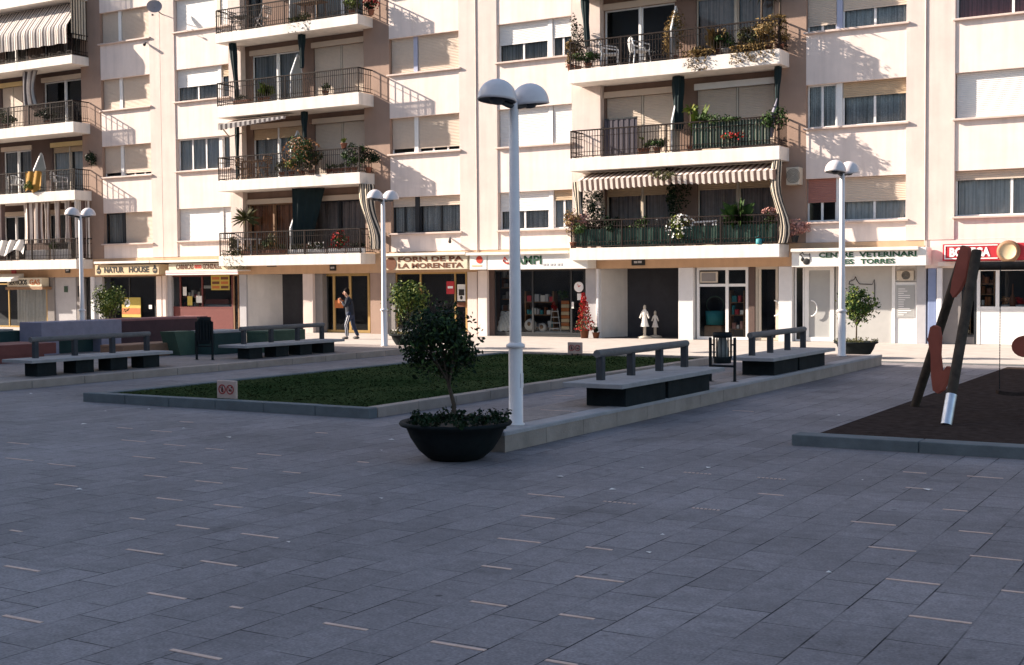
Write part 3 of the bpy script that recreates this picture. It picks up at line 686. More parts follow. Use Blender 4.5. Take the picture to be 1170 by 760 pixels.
# louvred folding panel that stands on the right block's second balcony
lv = thing('louvred_panel', 'dark louvred panel standing against the sunlit shutter above the striped valances', 'panel', (ax(704, 160, 38.2), 38.2, SLT[2]))
m = MB(); xa, xb = ax(691.5, 160, 38.24), ax(728.5, 160, 38.24)
for i in range(12): x = xa+(xb-xa)*i/12; m.box(x+0.004, x+(xb-xa)/12-0.004, 38.18+0.015*(i % 2), 38.215+0.015*(i % 2), SLT[2]+0.02, SLT[2]+1.30)
m.build('slats', 'shutter_dark', lv); MB().box(xa, xb, 38.17, 38.24, SLT[2]+1.302, SLT[2]+1.36).build('top_bar', 'frame_dark', lv)
# ---- ground floor
def canopy(b, x0, x1, z, y=37.25, t=0.09, m='slab_white'):
    MB().cbox(x0, x1, y, F-0.04, z-t, z, 0.008).build('canopy', m, b)
def column(b, p0, p1, ztop, m, yf=38.05, yb=38.6):
    a, c = sorted((X_(p0, yf), X_(p1, yf))); MB().cbox(a, c, yf, yb, 0.0, ztop, 0.012).build('column', m, b); return a, c
def glaze(b, p0, p1, zt, zb, mulls, fm, y=38.22, transom=None, basem=None, name='shop_window', fw=0.06, pane=GLASS, handle=None):
    a, c = X_(p0, y), X_(p1, y); r = thing(name, None, None, (a, y, 0)); r.parent = b; r.location -= wloc(b)
    f = MB(); f.box(a, a+fw, y, y+0.07, 0.04, zt); f.box(c-fw, c, y, y+0.07, 0.04, zt)
    f.box(a+fw+0.001, c-fw-0.001, y+0.003, y+0.067, zt-fw, zt); f.box(a+fw+0.001, c-fw-0.001, y+0.003, y+0.067, zb, zb+fw)
    for mu in mulls: x = X_(mu, y); f.box(x-fw*0.55, x+fw*0.55, y+0.005, y+0.065, zb+fw+0.001, zt-fw-0.001)
    if transom: f.box(a+fw+0.001, c-fw-0.001, y+0.008, y+0.062, transom-fw/2, transom+fw/2)
    f.build('frame', fm, r)
    MB().face([(a+fw, y+0.04, zb+fw), (c-fw, y+0.04, zb+fw), (c-fw, y+0.04, zt-fw), (a+fw, y+0.04, zt-fw)]).build('pane', pane, r)
    if zb > 0.1: MB().box(a+fw+0.002, c-fw-0.002, y+0.01, y+0.06, 0.04, zb-0.002).build('base_panel', basem or fm, r)
    if handle:
        hx = X_(handle, y); MB().tube([(hx+0.19*math.sin(t)-0.02, y-0.05, 1.05+0.24*math.cos(t)) for t in [math.pi*i/10 for i in range(11)]], 0.02, 6).build('handle', 'plastic_white', r)
    return r
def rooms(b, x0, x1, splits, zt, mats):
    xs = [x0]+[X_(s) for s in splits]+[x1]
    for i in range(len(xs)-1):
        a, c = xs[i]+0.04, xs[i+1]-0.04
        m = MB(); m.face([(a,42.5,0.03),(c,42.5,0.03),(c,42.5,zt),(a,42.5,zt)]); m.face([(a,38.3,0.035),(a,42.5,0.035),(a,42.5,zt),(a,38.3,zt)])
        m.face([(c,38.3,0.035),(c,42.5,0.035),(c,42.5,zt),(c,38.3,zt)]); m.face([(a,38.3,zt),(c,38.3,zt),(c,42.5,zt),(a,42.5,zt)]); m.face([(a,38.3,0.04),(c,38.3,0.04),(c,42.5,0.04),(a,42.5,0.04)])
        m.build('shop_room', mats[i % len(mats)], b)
def fascia(b, x0, x1, zb, zt=3.055, m='tan_fascia', y=38.06): MB().box(x0, x1, y, 38.6, zb, zt).build('fascia', m, b)
def niche(b, p0, p1, pd, zt, name='passage', m='niche_grey', depth=1.6):
    """open passage: its left side wall, and a dark door at the back"""
    a, c = X_(p0, 38.1), X_(p1, 38.1); r = thing(name, None, None, (a, F, 0)); r.parent = b; r.location -= wloc(b)
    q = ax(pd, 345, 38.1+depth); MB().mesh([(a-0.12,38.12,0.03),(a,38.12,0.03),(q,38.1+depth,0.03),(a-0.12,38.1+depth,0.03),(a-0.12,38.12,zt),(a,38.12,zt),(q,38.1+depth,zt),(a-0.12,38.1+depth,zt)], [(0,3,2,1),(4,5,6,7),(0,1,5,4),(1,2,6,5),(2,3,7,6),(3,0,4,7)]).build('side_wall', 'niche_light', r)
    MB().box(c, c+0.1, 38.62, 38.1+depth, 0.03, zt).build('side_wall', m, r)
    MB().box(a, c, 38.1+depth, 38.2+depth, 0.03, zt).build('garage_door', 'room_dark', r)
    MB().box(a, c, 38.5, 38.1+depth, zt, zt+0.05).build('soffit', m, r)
# left block ground floor
zA = az(140, 316, 38.1)
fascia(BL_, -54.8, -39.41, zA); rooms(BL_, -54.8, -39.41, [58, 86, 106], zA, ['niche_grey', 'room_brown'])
canopy(BL_, ax(108, 300, 37.3), -39.41, az(185, 297.5, 37.25))
glaze(BL_, -20, 54, zA-0.25, 0.04, [10], 'frame_gold')
column(BL_, 54, 62, zA, 'niche_grey'); column(BL_, 62.5, 87, zA, 'tile_grey', 38.12); column(BL_, 87.5, 95.5, zA, 'niche_grey', 38.1)
glaze(BL_, 96, 103, zA, 0.04, [], 'frame_dark', name='shop_door'); column(BL_, 103.5, 107.5, zA, 'drain_white'); column(BL_, 108, 117, zA, 'tile_grey', 38.12)
glaze(BL_, 117.5, 178, zA, 0.35, [148], 'frame_dark', basem='tile_grey'); column(BL_, 178.5, 184.5, zA, 'wall_cream', 38.03)
c1 = thing('net_curtain', 'pleated white net curtain behind the shop window at the photo\'s left edge', 'curtain', (X_(33), 38.4, 0.05))
cloth('curtain_cloth', 'curtain_white', c1, lambda u, v: (X_(13)+(X_(53)-X_(13))*u, 38.42+0.03*math.sin(u*70), 0.06+(zA-0.4)*v), 160, 1)
# middle block ground floor
zB = az(300, 313.5, 38.1)
fascia(BM_, -39.39, -24.01, zB); rooms(BM_, -39.39, -24.01, [274, 346, 358, 436, 540], zB, ['room_brown', 'room_dark', 'niche_grey', 'room_dark', 'room_brown', 'niche_grey'])
canopy(BM_, -39.39, ax(249, 298, 37.3), az(190, 297.5, 37.25)); canopy(BM_, ax(437, 290, 37.3), -24.01, az(500, 288.5, 37.25))
column(BM_, 185.5, 189.5, zB, 'wall_cream', 38.03); column(BM_, 190, 196, zB, 'tile_grey', 38.13)
glaze(BM_, 196.5, 266, zB, 0.95, [206, 231], 'frame_red', basem='frame_red'); glaze(BM_, 266.5, 273, zB, 0.04, [], 'wood_mid', name='shop_door')
column(BM_, 273.5, 281.5, zB, 'tile_grey'); niche(BM_, 282, 345.5, 323, zB, depth=1.0)
column(BM_, 346, 357.5, zB, 'wall_pink'); column(BM_, 358, 368.5, zB, 'niche_grey', 38.2)
pd = glaze(BM_, 369, 422.5, zB, 0.04, [381.5, 400], 'frame_gold', y=38.45, name='entrance_door', fw=0.1)
MB().box(X_(382.5, 38.4), X_(392, 38.4), 38.38, 38.44, az(387, 352, 38.4), az(387, 343, 38.4)).build('notice_board', 'poster_orange', pd)
column(BM_, 423, 437.5, zB, 'wall_shade_brown'); column(BM_, 438, 451.5, zB, 'niche_grey', 38.15)
glaze(BM_, 452, 533.5, zB, 0.04, [480.5, 520], 'frame_gold'); column(BM_, 534, 545, zB, 'wall_pink', 38.04)
# right block ground floor
zC = az(740, 306.5, 38.1)
fascia(BR_, -23.99, -8.605, zC); rooms(BR_, -23.99, -8.605, [560, 684, 776, 860, 905], zC, ['niche_grey', 'room_dark', 'room_dark', 'room_brown', 'room_dark', 'niche_grey'])
canopy(BR_, -23.99, ax(650, 287, 37.3), az(600, 287.5, 37.25)); canopy(BR_, ax(904, 283, 37.3), -8.605, az(1000, 282.5, 37.25))
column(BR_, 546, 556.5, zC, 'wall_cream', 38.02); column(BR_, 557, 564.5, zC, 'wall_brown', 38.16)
glaze(BR_, 565, 668.5, zC, 0.12, [608.5, 652.5], 'frame_dark'); column(BR_, 669, 681, zC, 'tile_grey', 38.12); column(BR_, 681.2, 683.8, zC, 'drain_white', 38.0)  # narrow white strip paints the sunlit edge of the shaded grey jamb
niche(BR_, 684, 774.5, 717, zC, depth=1.15)
column(BR_, 775, 792, zC, 'tile_white')
sh_ = glaze(BR_, 796, 855, zC, 0.04, [830.5], 'frame_white', fw=0.09, transom=az(813, 326, 38.2)); column(BR_, 855.5, 862.5, zC, 'wall_brown', 38.16)
glaze(BR_, 863, 889, zC, 0.04, [868], 'frame_beige', name='shop_door', fw=0.08, handle=886); column(BR_, 889.5, 905, zC, 'tile_white')
glaze(BR_, 908, 919, zC, 0.04, [], 'frame_white', fw=0.05); gp = glaze(BR_, 919.3, 953, zC, 0.04, [], 'frame_white', name='clinic_door', fw=0.13, pane='panel_grey', handle=928)
a, c = X_(953.3), X_(1018); MB().box(a, c, 38.22, 38.3, 0.03, zC).build('clinic_panel', 'vet_panel', BR_)
a, c = X_(1018.2), X_(1022); MB().box(a, c, 38.17, 38.3, 0.03, zC).build('frame_post', 'frame_white', BR_)
a, c = X_(1022.2), X_(1046.5); MB().box(a, c, 38.2, 38.3, 0.03, az(1034, 322.5, 38.2)).box(a, c, 38.26, 38.5, az(1034, 322.5, 38.2)+0.01, zC).build('clinic_panel', 'frame_white', BR_)
column(BR_, 1047, 1058, zC, 'tile_grey', 38.1)
# far right block ground floor
zD = az(1120, 306, 38.1)
fascia(BX_, -8.585, 6.8, zD, m='wall_cream'); rooms(BX_, -8.585, 6.8, [1076], zD, ['room_dark', 'room_brown'])
column(BX_, 1060, 1069.5, zD, 'blue_paint', 38.04); column(BX_, 1070, 1076, zD, 'drain_white', 37.98); column(BX_, 1077, 1098, zD, 'niche_grey', 38.12)
glaze(BX_, 1098.5, 1115.5, zD, 0.25, [], 'frame_dark', basem='niche_grey'); glaze(BX_, 1116, 1260, zD, az(1140, 354, 38.2), [1139.5, 1200], 'frame_white', basem='shutter_white', fw=0.09)
MB().box(X_(1262), 6.8, 38.05, 38.6, 0, zD).build('wall', 'wall_cream', BX_)
MB().box(X_(1072, 37.9), 3.0, 37.85, 38.04, az(1120, 303.5, 37.85), az(1120, 298.5, 37.85)).build('awning_case', 'slab_white', BX_)
# ------------------------------------------------------------------ signs
def sign(label, p0, p1, yt, yb, m, Y=37.36, depth=0.66, name='shop_sign', cat='shop sign', pv=None):
    pm = (p0+p1)/2; a, c = ax(p0, (yt+yb)/2, Y), ax(p1, (yt+yb)/2, Y); zt, zb = az(pm, yt, Y), az(pm, yb, Y)
    r = thing(name, label, cat, ((a+c)/2, Y, zb)); MB().cbox(a, c, Y, Y+depth, zb, zt, 0.012).build('panel', m, r); return r, a, c, zb, zt
r, a, c, zb, zt = sign('tan shop sign with black brush lettering and two pear emblems', 108.5, 181.5, 302.5, 314, 'sign_tan')
h = zt-zb; L = c-a
text('lettering', 'NATUR', a+L*0.15, a+L*0.46, zb+h*0.22, zt-h*0.2, 37.36, 'ink_black', r, bold=0.03)
text('lettering', 'HOUSE', a+L*0.54, a+L*0.85, zb+h*0.22, zt-h*0.2, 37.36, 'ink_black', r, bold=0.03)
for u in (0.06, 0.94):
    e = MB(); x = a+L*u; e.lathe([(0.0, 0), (0.13, 0), (0.13, 0.012), (0.0, 0.012)], (x, 37.36, zb+h*0.42), 14, 0, False, Vector((0, -1, 0))); e.lathe([(0, 0), (0.06, 0), (0.06, 0.012), (0, 0.012)], (x, 37.36, zb+h*0.78), 10, 0, False, Vector((0, -1, 0)))
    e.box(x-0.10, x+0.10, 37.342, 37.36, zb+h*0.40, zb+h*0.46, 1); e.build('emblem', ['ink_black', 'sign_tan'], r)
r, a, c, zb, zt = sign('pale butcher sign in brown capitals above a pink striped valance', 192.5, 269, 300.8, 308.6, 'sign_cream')
h = zt-zb; L = c-a
text('lettering', 'CARNICAS', a+L*0.12, a+L*0.38, zb+h*0.15, zt-h*0.12, 37.36, 'ink_brown', r, bold=0.02)
text('lettering', 'GONZALEZ', a+L*0.52, a+L*0.80, zb+h*0.15, zt-h*0.12, 37.36, 'ink_brown', r, bold=0.02)
e = MB()
for q in (-0.12, 0, 0.12): e.lathe([(0.03, 0), (0.075, 0), (0.075, 0.012), (0.03, 0.012)], (a+L*0.45+q, 37.36, zb+h*0.5), 12, 0, False, Vector((0, -1, 0)))
e.build('emblem', 'ink_red', r)
aw = thing('awning', 'pink and white rolled awning valance over the butcher window', 'awning', (ax(230, 311, 37.2), 37.2, az(230, 313.5, 37.2)))
x0, x1 = ax(188.5, 311, 37.2), ax(271, 311, 37.2); z0, z1 = az(230, 314, 37.2), az(230, 308.8, 37.2)
MB().cbox(x0, x1, 37.22, 37.98, z1-0.05, z1+0.0, 0.01).build('case', 'slab_white', aw)
m = MB(); hh = z1-0.052-z0
for i, q in enumerate(('sign_white', 'sign_pink', 'sign_white')): m.box(x0, x1, 37.23, 37.25, z0+hh*i/3+0.001, z0+hh*(i+1)/3, i)
m.build('valance', ['sign_white', 'sign_pink', 'sign_white'], aw)
r, a, c, zb, zt = sign('cream bakery sign with two rows of brown capitals', 441.5, 534, 291, 308, 'sign_cream')
h = zt-zb; L = c-a
text('lettering', 'FORN DE PA', a+L*0.15, a+L*0.95, zb+h*0.54, zb+h*0.88, 37.36, 'ink_brown', r, bold=0.035)
text('lettering', 'LA MORENETA', a+L*0.15, a+L*0.95, zb+h*0.10, zb+h*0.44, 37.36, 'ink_brown', r, bold=0.03)
MB().lathe([(0, 0), (0.24, 0), (0.24, 0.014), (0, 0.014)], (a+L*0.06, 37.36, zb+h*0.42), 20, 0, False, Vector((0, -1, 0)), 1, 1).build('emblem', 'ink_brown', r)
r, a, c, zb, zt = sign('small round orange emblem on a white wall panel beside the bakery sign', 536.5, 556, 291, 308, 'sign_white', name='emblem_sign')
h = zt-zb; e = MB(); e.lathe([(0, 0), (0.13, 0), (0.13, 0.012), (0, 0.012)], ((a+c)/2+0.06, 37.36, zb+h*0.66), 16, 0, False, Vector((0, -1, 0))); e.box(a+0.1, c-0.2, 37.35, 37.36, zb+h*0.2, zb+h*0.3, 1); e.build('emblem', ['ink_red', 'sign_tan'], r)
r, a, c, zb, zt = sign('white shop sign with green capitals behind the tall front street lamp', 557, 671, 289.5, 307.5, 'sign_white')
h = zt-zb; L = c-a
text('lettering', 'SAMPI', a+L*0.235, a+L*0.555, zb+h*0.30, zb+h*0.86, 37.36, 'ink_green', r, bold=0.03)
e = MB()
for u in (0.57, 0.60, 0.64, 0.67, 0.71, 0.74): e.box(a+L*u, a+L*(u+0.018), 37.35, 37.358, zb+h*0.20, zb+h*0.34)
e.build('small_print', 'tile_grey', r)
e = MB(); e.tube([(a+L*0.180, 37.352, zb+h*0.8), (a+L*0.165, 37.352, zb+h*0.55), (a+L*0.19, 37.352, zb+h*0.42), (a+L*0.225, 37.352, zb+h*0.40)], 0.028, 6); e.tube([(a+L*0.18, 37.352, zb+h*0.8), (a+L*0.20, 37.352, zb+h*0.6)], 0.022, 6); e.build('emblem', 'ink_red', r)
r, a, c, zb, zt = sign('long white veterinary clinic sign with dark green capitals and a dog emblem', 904.5, 1058.5, 283.8, 304, 'sign_white')
h = zt-zb; L = c-a
text('lettering', 'CENTRE', a+L*0.212, a+L*0.472, zb+h*0.50, zb+h*0.80, 37.36, 'ink_green', r, bold=0.035)
text('lettering', 'VETERINARI', a+L*0.515, a+L*0.93, zb+h*0.50, zb+h*0.80, 37.36, 'ink_green', r, bold=0.035)
text('lettering', 'LES', a+L*0.362, a+L*0.475, zb+h*0.12, zb+h*0.40, 37.36, 'ink_green', r, bold=0.035)
text('lettering', 'TORRES', a+L*0.525, a+L*0.775, zb+h*0.12, zb+h*0.40, 37.36, 'ink_green', r, bold=0.03)
def outline(pts, rr, matn, par, name='emblem'): MB().tube(pts, rr, 5).build(name, matn, par)
def dog(cx, cz, s, Y, rr, matn, par):
    P = [(-1.0, 0.42), (-0.95, 0.62), (-0.62, 0.75), (-0.52, 0.98), (-0.42, 0.72), (-0.2, 0.42), (0.75, 0.38), (0.9, 0.75), (0.93, 0.35), (0.93, -0.55), (0.90, -0.75)]
    outline([(cx+x*s, Y, cz+z*s) for x, z in P], rr, matn, par)
    outline([(cx+x*s, Y, cz+z*s) for x, z in [(-1.0, 0.42), (-0.66, 0.36), (-0.6, 0.1), (-0.6, -0.75)]], rr, matn, par)
dog(a+L*0.105, zb+h*0.55, 0.16, 37.352, 0.012, 'ink_black', r)
MB().blob((a+L*0.115, 37.352, zb+h*0.30), 0.11, 0.012, 0.10).blob((a+L*0.085, 37.352, zb+h*0.42), 0.055, 0.012, 0.06).build('emblem', 'ink_black', r)
r, a, c, zb, zt = sign('red wine shop sign with white capitals and a round barrel end', 1077, 1240, 277.5, 297, 'sign_red', Y=37.62, depth=0.4)
h = zt-zb; px2 = lambda p: ax(p, 287, 37.62)
text('lettering', 'BODEGA', px2(1085), px2(1131.5), zb+h*0.22, zb+h*0.78, 37.62, 'ink_white', r, bold=0.045)
b = MB()
for z in (zb+h*0.09, zt-h*0.13): b.box(a+0.05, px2(1140), 37.608, 37.622, z, z+0.03)
b.box(a+0.05, a+0.08, 37.608, 37.622, zb+h*0.09+0.032, zt-h*0.13-0.002); b.build('border', 'ink_white', r)
bx = px2(1152.5); bz = zb+h*0.5
MB().lathe([(0.0, 0.10), (0.22, 0.10), (0.24, 0.12), (0.29, 0.12), (0.30, 0.0)], (bx, 37.62, bz), 24, 0, True, Vector((0, -1, 0))).build('barrel_end', 'sign_tan', r)
MB().lathe([(0.22, 0.122), (0.30, 0.125), (0.315, 0.0)], (bx, 37.62, bz), 24, 0, True, Vector((0, -1, 0))).build('barrel_rim', 'wood_mid', r)
r, a, c, zb, zt = sign('narrow cream sign with dark and orange capitals under the left block', 8, 47.5, 317.5, 327.5, 'sign_cream', Y=37.6, depth=0.4)
h = zt-zb; L = c-a
text('lettering', 'SERVICIOS', a+L*0.06, a+L*0.58, zb+h*0.2, zb+h*0.8, 37.6, 'ink_black', r, bold=0.03); text('lettering', 'GAS', a+L*0.66, a+L*0.95, zb+h*0.2, zb+h*0.8, 37.6, 'poster_orange', r, bold=0.02)
MB().box(a-0.05, c+0.1, 37.55, 38.05, zb-0.14, zb-0.01).build('base_rail', 'wood_mid', r)
aw = thing('awning', 'folded white awning at the photo\'s left edge beside the narrow cream sign', 'awning', (X_(2), 37.3, 2.3))
MB().prism([(ax(-30, 312, 37.2), 37.9, az(0, 313, 37.9)), (ax(-30, 312, 37.2), 37.2, az(0, 319, 37.2)), (ax(-30, 312, 37.2), 37.2, az(0, 322, 37.2)), (ax(-30, 312, 37.2), 37.9, az(0, 320, 37.9))], (ax(12, 318, 37.2)-ax(-30, 318, 37.2), 0, 0)).build('awning_cloth', 'cloth_white', aw)
plates = [(310, 301.5, 'dark number plate under the balcony to the left of the bakery entrance', '2021'), (380, 306, 'dark number plate above the gold framed entrance door', '20'), (729, 299.5, 'dark plate on the tan band above the passage beside the clothes shop', '2217'), (77, 309, 'dark plate on the tan band beside the left street lamp', '23'), (15.5, 312, 'red shield plate above the narrow cream sign', '')]
for px, py, lab, tx in plates:
    x, z = ax(px, py, 38.02), az(px, py, 38.02); big = 0.12 if tx in ('20',) else 0.16
    r = thing('wall_plate', lab, 'wall plate', (x, 38.03, z)); w_, h_ = (0.15, 0.17) if not tx else (0.24 if len(tx) > 2 else 0.15, 0.11)
    if tx: MB().cbox(x-w_, x+w_, 38.02, 38.058, z-h_, z+h_, 0.006).build('plate', 'ink_black', r); MB().box(x-w_*0.6, x-w_*0.1, 38.012, 38.019, z-h_*0.35, z+h_*0.3).box(x, x+w_*0.55, 38.012, 38.019, z-h_*0.3, z+h_*0.35).build('print', 'tile_grey', r)
    else: MB().prism([(x-w_, 38.02, z+h_), (x-w_, 38.02, z-0.03), (x, 38.02, z-h_*1.2), (x+w_, 38.02, z-0.03), (x+w_, 38.02, z+h_)], (0, 0.038, 0)).build('plate', 'sign_red', r)
# posters and things on the glass
def poster(label, p0, p1, yt, yb, m, Y=38.19, extra=None, cat='poster'):
    a, c = ax(p0, yt, Y), ax(p1, yt, Y); zt, zb = az((p0+p1)/2, yt, Y), az((p0+p1)/2, yb, Y)
    r = thing('poster', label, cat, ((a+c)/2, Y, zb)); MB().box(a, c, Y, Y+0.012, zb, zt).build('sheet', m, r)
    if extra: extra(r, a, c, zb, zt, Y)
    return r
def ex1(r, a, c, zb, zt, Y):
    h = zt-zb; MB().box(a+0.01, c-0.01, Y-0.006, Y-0.001, zb+h*0.16, zb+h*0.46).build('red_band', 'poster_orange', r)
    e = MB(); x, z = a+(c-a)*0.3, zb+h*0.72
    for k in range(9): t = k*0.698; e.disc((x+0.13*math.cos(t), Y-0.004, z+0.13*math.sin(t)), 0.05, (0, -1, 0), 8)
    e.disc((x, Y-0.007, z), 0.11, (0, -1, 0), 14, 1); e.build('flower_print', ['ink_white', 'tile_grey'], r)
poster('yellow poster with a flower and a red band in the window', 139, 160.5, 340, 362.5, 'poster_yellow', extra=ex1)
def ex2(r, a, c, zb, zt, Y):
    h = zt-zb; w_ = c-a
    for i in range(2):
        for j in range(3): MB().box(a+w_*(0.06+0.48*i), a+w_*(0.46+0.48*i), Y-0.006, Y-0.001, zb+h*(0.1+0.3*j), zb+h*(0.28+0.3*j)).build('print', 'ink_brown' if (i+j) % 2 else 'poster_orange', r)
poster('yellow price poster at the top of the butcher window', 241, 262, 314.5, 331.5, 'poster_yellow', extra=ex2)
poster('red square poster in the bakery window', 510, 519, 321.5, 336, 'sign_red', extra=lambda r, a, c, zb, zt, Y: MB().box(a+0.06, c-0.06, Y-0.006, Y-0.001, zb+0.2, zb+0.28).build('print', 'ink_white', r))
def ex3(r, a, c, zb, zt, Y): MB().box(a+0.06, c-0.04, Y-0.006, Y-0.001, zb+0.2, zb+0.42).blob(((a+c)/2, Y-0.004, zb+0.12), 0.06, 0.003, 0.07).build('print', 'ink_black', r)
poster('white poster with black shapes on the bakery door', 522.5, 531.5, 325, 344, 'sign_white', extra=ex3)
poster('brown notice on the bakery door below the white poster', 521, 532, 345.5, 350.5, 'ink_brown')
poster('white paper on the clothes shop door under the round clock', 659.5, 667.5, 335.5, 343, 'sign_white')
poster('small white sticker on the clothes shop door mullion', 653, 655.5, 345, 352.5, 'sign_white')
poster('small white sheet taped high in the butcher window', 209, 213, 328, 338, 'sign_white'); poster('white price sheet by the butcher window post', 224, 230.5, 338, 346, 'sign_white')
poster('yellow price sheet low in the butcher window', 214, 219.5, 338.5, 349, 'poster_yellow')
poster('two white papers beside the right edge of the poster window', 170, 173.5, 348.5, 353, 'sign_white')
poster('green notice on the grey tiled wall beside the left lamp', 73, 77, 327, 334, 'block_green', Y=38.09, cat='notice')
poster('dark notice board behind the left street lamp pole', 88.5, 94, 327, 339, 'frame_dark', Y=38.07, cat='notice board')
ck = thing('wall_clock', 'round white clock on the clothes shop door', 'clock', (X_(661.5), 38.17, az(661.5, 328, 38.17)))
MB().lathe([(0.0, 0.02), (0.13, 0.02), (0.17, 0.03), (0.18, 0.0)], (X_(661.5, 38.18), 38.18, az(661.5, 328, 38.18)), 20, 0, True, Vector((0, -1, 0))).build('dial', 'ink_white', ck)
MB().bar((X_(661.5, 38.18), 38.155, az(661.5, 328, 38.18)), (X_(661.5, 38.18)+0.07, 38.155, az(661.5, 328, 38.18)+0.05), 0.02).bar((X_(661.5, 38.18), 38.153, az(661.5, 328, 38.18)), (X_(661.5, 38.18)-0.03, 38.153, az(661.5, 328, 38.18)+0.10), 0.015).build('hands', 'ink_red', ck)
# clinic list, outline dog, air conditioners
r = thing('price_board', 'grey board with white text lines beside the clinic window', 'board', (X_(1034), 38.18, 0.9))
a, c = X_(1024, 38.18), X_(1045, 38.18); zt, zb = az(1034, 326, 38.18), az(1034, 363, 38.18)
MB().box(a, c, 38.182, 38.198, zb, zt).build('board', 'panel_grey', r); e = MB(); rg = random.Random(4)
for k in range(13): z = zt-0.12-0.064*k; e.box(a+0.06, a+0.06+rg.choice((0.16, 0.2, 0.26, 0.34, 0.38)), 38.175, 38.181, z, z+0.022)
e.build('lettering', 'ink_white', r)
dr = thing('dog_outline', 'black wire outline of a dog on the clinic wall above the small tree', 'wall decoration', (X_(984), 38.2, 1.9)); dog(X_(984), az(984, 331, 38.2), 0.40, 38.205, 0.012, 'ink_black', dr)
def aircon(label, x0, x1, z0, z1, y0, y1):
    r = thing('air_conditioner', label, 'air conditioner', ((x0+x1)/2, y0, z0)); MB().cbox(x0, x1, y0, y1, z0, z1, 0.015).build('case', 'frame_beige', r)
    g = MB(); xm, zm, rr = x0+(x1-x0)*0.55, (z0+z1)/2, (z1-z0)*0.4
    for k in range(5): g.lathe([(rr*(k+1)/5-0.006, 0.0), (rr*(k+1)/5-0.006, 0.012), (rr*(k+1)/5+0.004, 0.012), (rr*(k+1)/5+0.004, 0.0)], (xm, y0, zm), 16, 0, False, Vector((0, -1, 0)))
    g.build('grille', 'ink_black', r); return r
aircon('air conditioner in the panel over the clinic price board', X_(1024), X_(1043.5), az(1034, 320.5, 38.1), az(1034, 309, 38.1), 38.12, 38.5)
aircon('beige air conditioner on the wall beside the striped curtain, above the clinic', ax(898, 200, 37.7), ax(913, 200, 37.7), az(905, 211, 37.7), az(905, 191, 37.7), 37.7, 38.07)
r = thing('vent_box', 'beige vent box over the shop door by the clothes shop passage', 'vent box', (X_(809), 38.2, 2.1)); MB().cbox(X_(799), X_(819), 38.16, 38.215, az(809, 323, 38.2), az(809, 310.5, 38.2), 0.01).build('case', 'frame_beige', r); MB().box(X_(801), X_(817), 38.15, 38.158, az(809, 321.5, 38.2), az(809, 312, 38.2)).build('grille', 'niche_grey', r)
# satellite dish
d = thing('satellite_dish', 'grey satellite dish on the pale pilaster at the top left', 'satellite dish', (ax(177, 9, 37.9), 37.9, az(177, 9, 37.9)))
c0 = Vector((ax(176.5, 9, 37.65), 37.65, az(176.5, 9, 37.65)))
MB().lathe([(0, 0.0), (0.12, 0.012), (0.22, 0.045), (0.31, 0.10)], c0, 24, 0, True, Vector((0.45, -0.5, 0.35)).normalized(), 1.0, 1.05).build('dish', 'dish_grey', d)
MB().tube([c0, c0+Vector((0.02, 0.2, -0.12)), (c0.x+0.02, 38.045, c0.z-0.2)], 0.02, 6).tube([c0+Vector((0, -0.02, -0.3)), c0+Vector((0.15, -0.25, -0.36))], 0.012, 5).blob(c0+Vector((0.16, -0.27, -0.35)), 0.05, 0.05, 0.04).build('bracket', 'frame_dark', d)
for px, py, lab in ((166, 50, 'small dark wall lamp under the top left window sill'), (514, 274, 'small dark wall lamp above the bakery sign')):
    p = at(px, py, 37.95); r = thing('wall_lamp', lab, 'wall lamp', p); MB().tube([(p.x-0.08, 38.07, p.z+0.08), p, (p.x+0.1, 37.8, p.z-0.08)], [0.02, 0.045, 0.06], 8).build('lamp_body', 'frame_dark', r)
# ------------------------------------------------------------------ balcony cloths
def striped(label, name, matn, fn, loc, stripes, nu=60, nv=10, cat='awning', group=None):
    r = thing(name, label, cat, loc, group); cloth('cloth', matn, r, fn, nu, nv, stripes); return r
BY = 37.24
zt4, zt5 = SLB[5], SLT[4]
def drop(x0, x1, ztop, zbot, y0, y1, sag=0.05):
    return lambda u, v: (x0+(x1-x0)*u, y0+(y1-y0)*(1-v)**1.3-sag*math.sin(v*3.1)+0.012*math.sin(u*60), ztop+(zbot-ztop)*v+0.02*math.sin(u*37)*v)
zr4 = SLT[4]+0.9
r = striped('grey and white striped drop awning hung from the top left balcony down to its rail', 'drop_awning', 'stripe_grey', lambda u, v: (-50.6+6.85*u, 37.98-0.86*min(1, v*1.6)-0.10-0.02*math.sin(v*3.1)+0.02*math.sin(u*80), SLB[5]-0.02-(SLB[5]-0.02-zr4+0.42)*v+0.015*math.sin(u*50)*v), (-47, 37.6, zr4), 42, 260, 10)
r = striped('dark striped side curtain at the right end of the top left balcony', 'side_curtain', 'stripe_dark', lambda u, v: (-43.72-0.02*math.sin(u*40), 37.2+0.84*u, SLB[5]-0.02-(SLB[5]-SLT[4]-0.75)*v), (-43.7, 37.6, zr4), 6, 60, 4, 'curtain')
r = striped('crumpled pale striped awning cloth hanging in the second balcony from the top, left block', 'hanging_cloth', 'stripe_grey', lambda u, v: (ax(26, 100, 37.5)+0.95*u*(1-0.25*math.sin(v*3)), 37.5+0.09*math.sin(u*22), SLB[4]-0.02-1.5*v), (ax(35, 100, 37.5), 37.5, 9.5), 6, 70, 8, 'cloth')
def hangers(xs, z0, z1, y, matn, stripes, label, amp=0.06):
    for i, (xa, xb) in enumerate(xs):
        striped(label[i], 'striped_curtain', matn, (lambda xa, xb: lambda u, v: (xa+(xb-xa)*u+0.10*math.sin(v*3.1)*(1-2*u)*0.6, y+amp*math.sin(u*15+i), z0+(z1-z0)*v))(xa, xb), ((xa+xb)/2, y, z1), stripes[i], 50, 10, 'curtain')
yv = 250
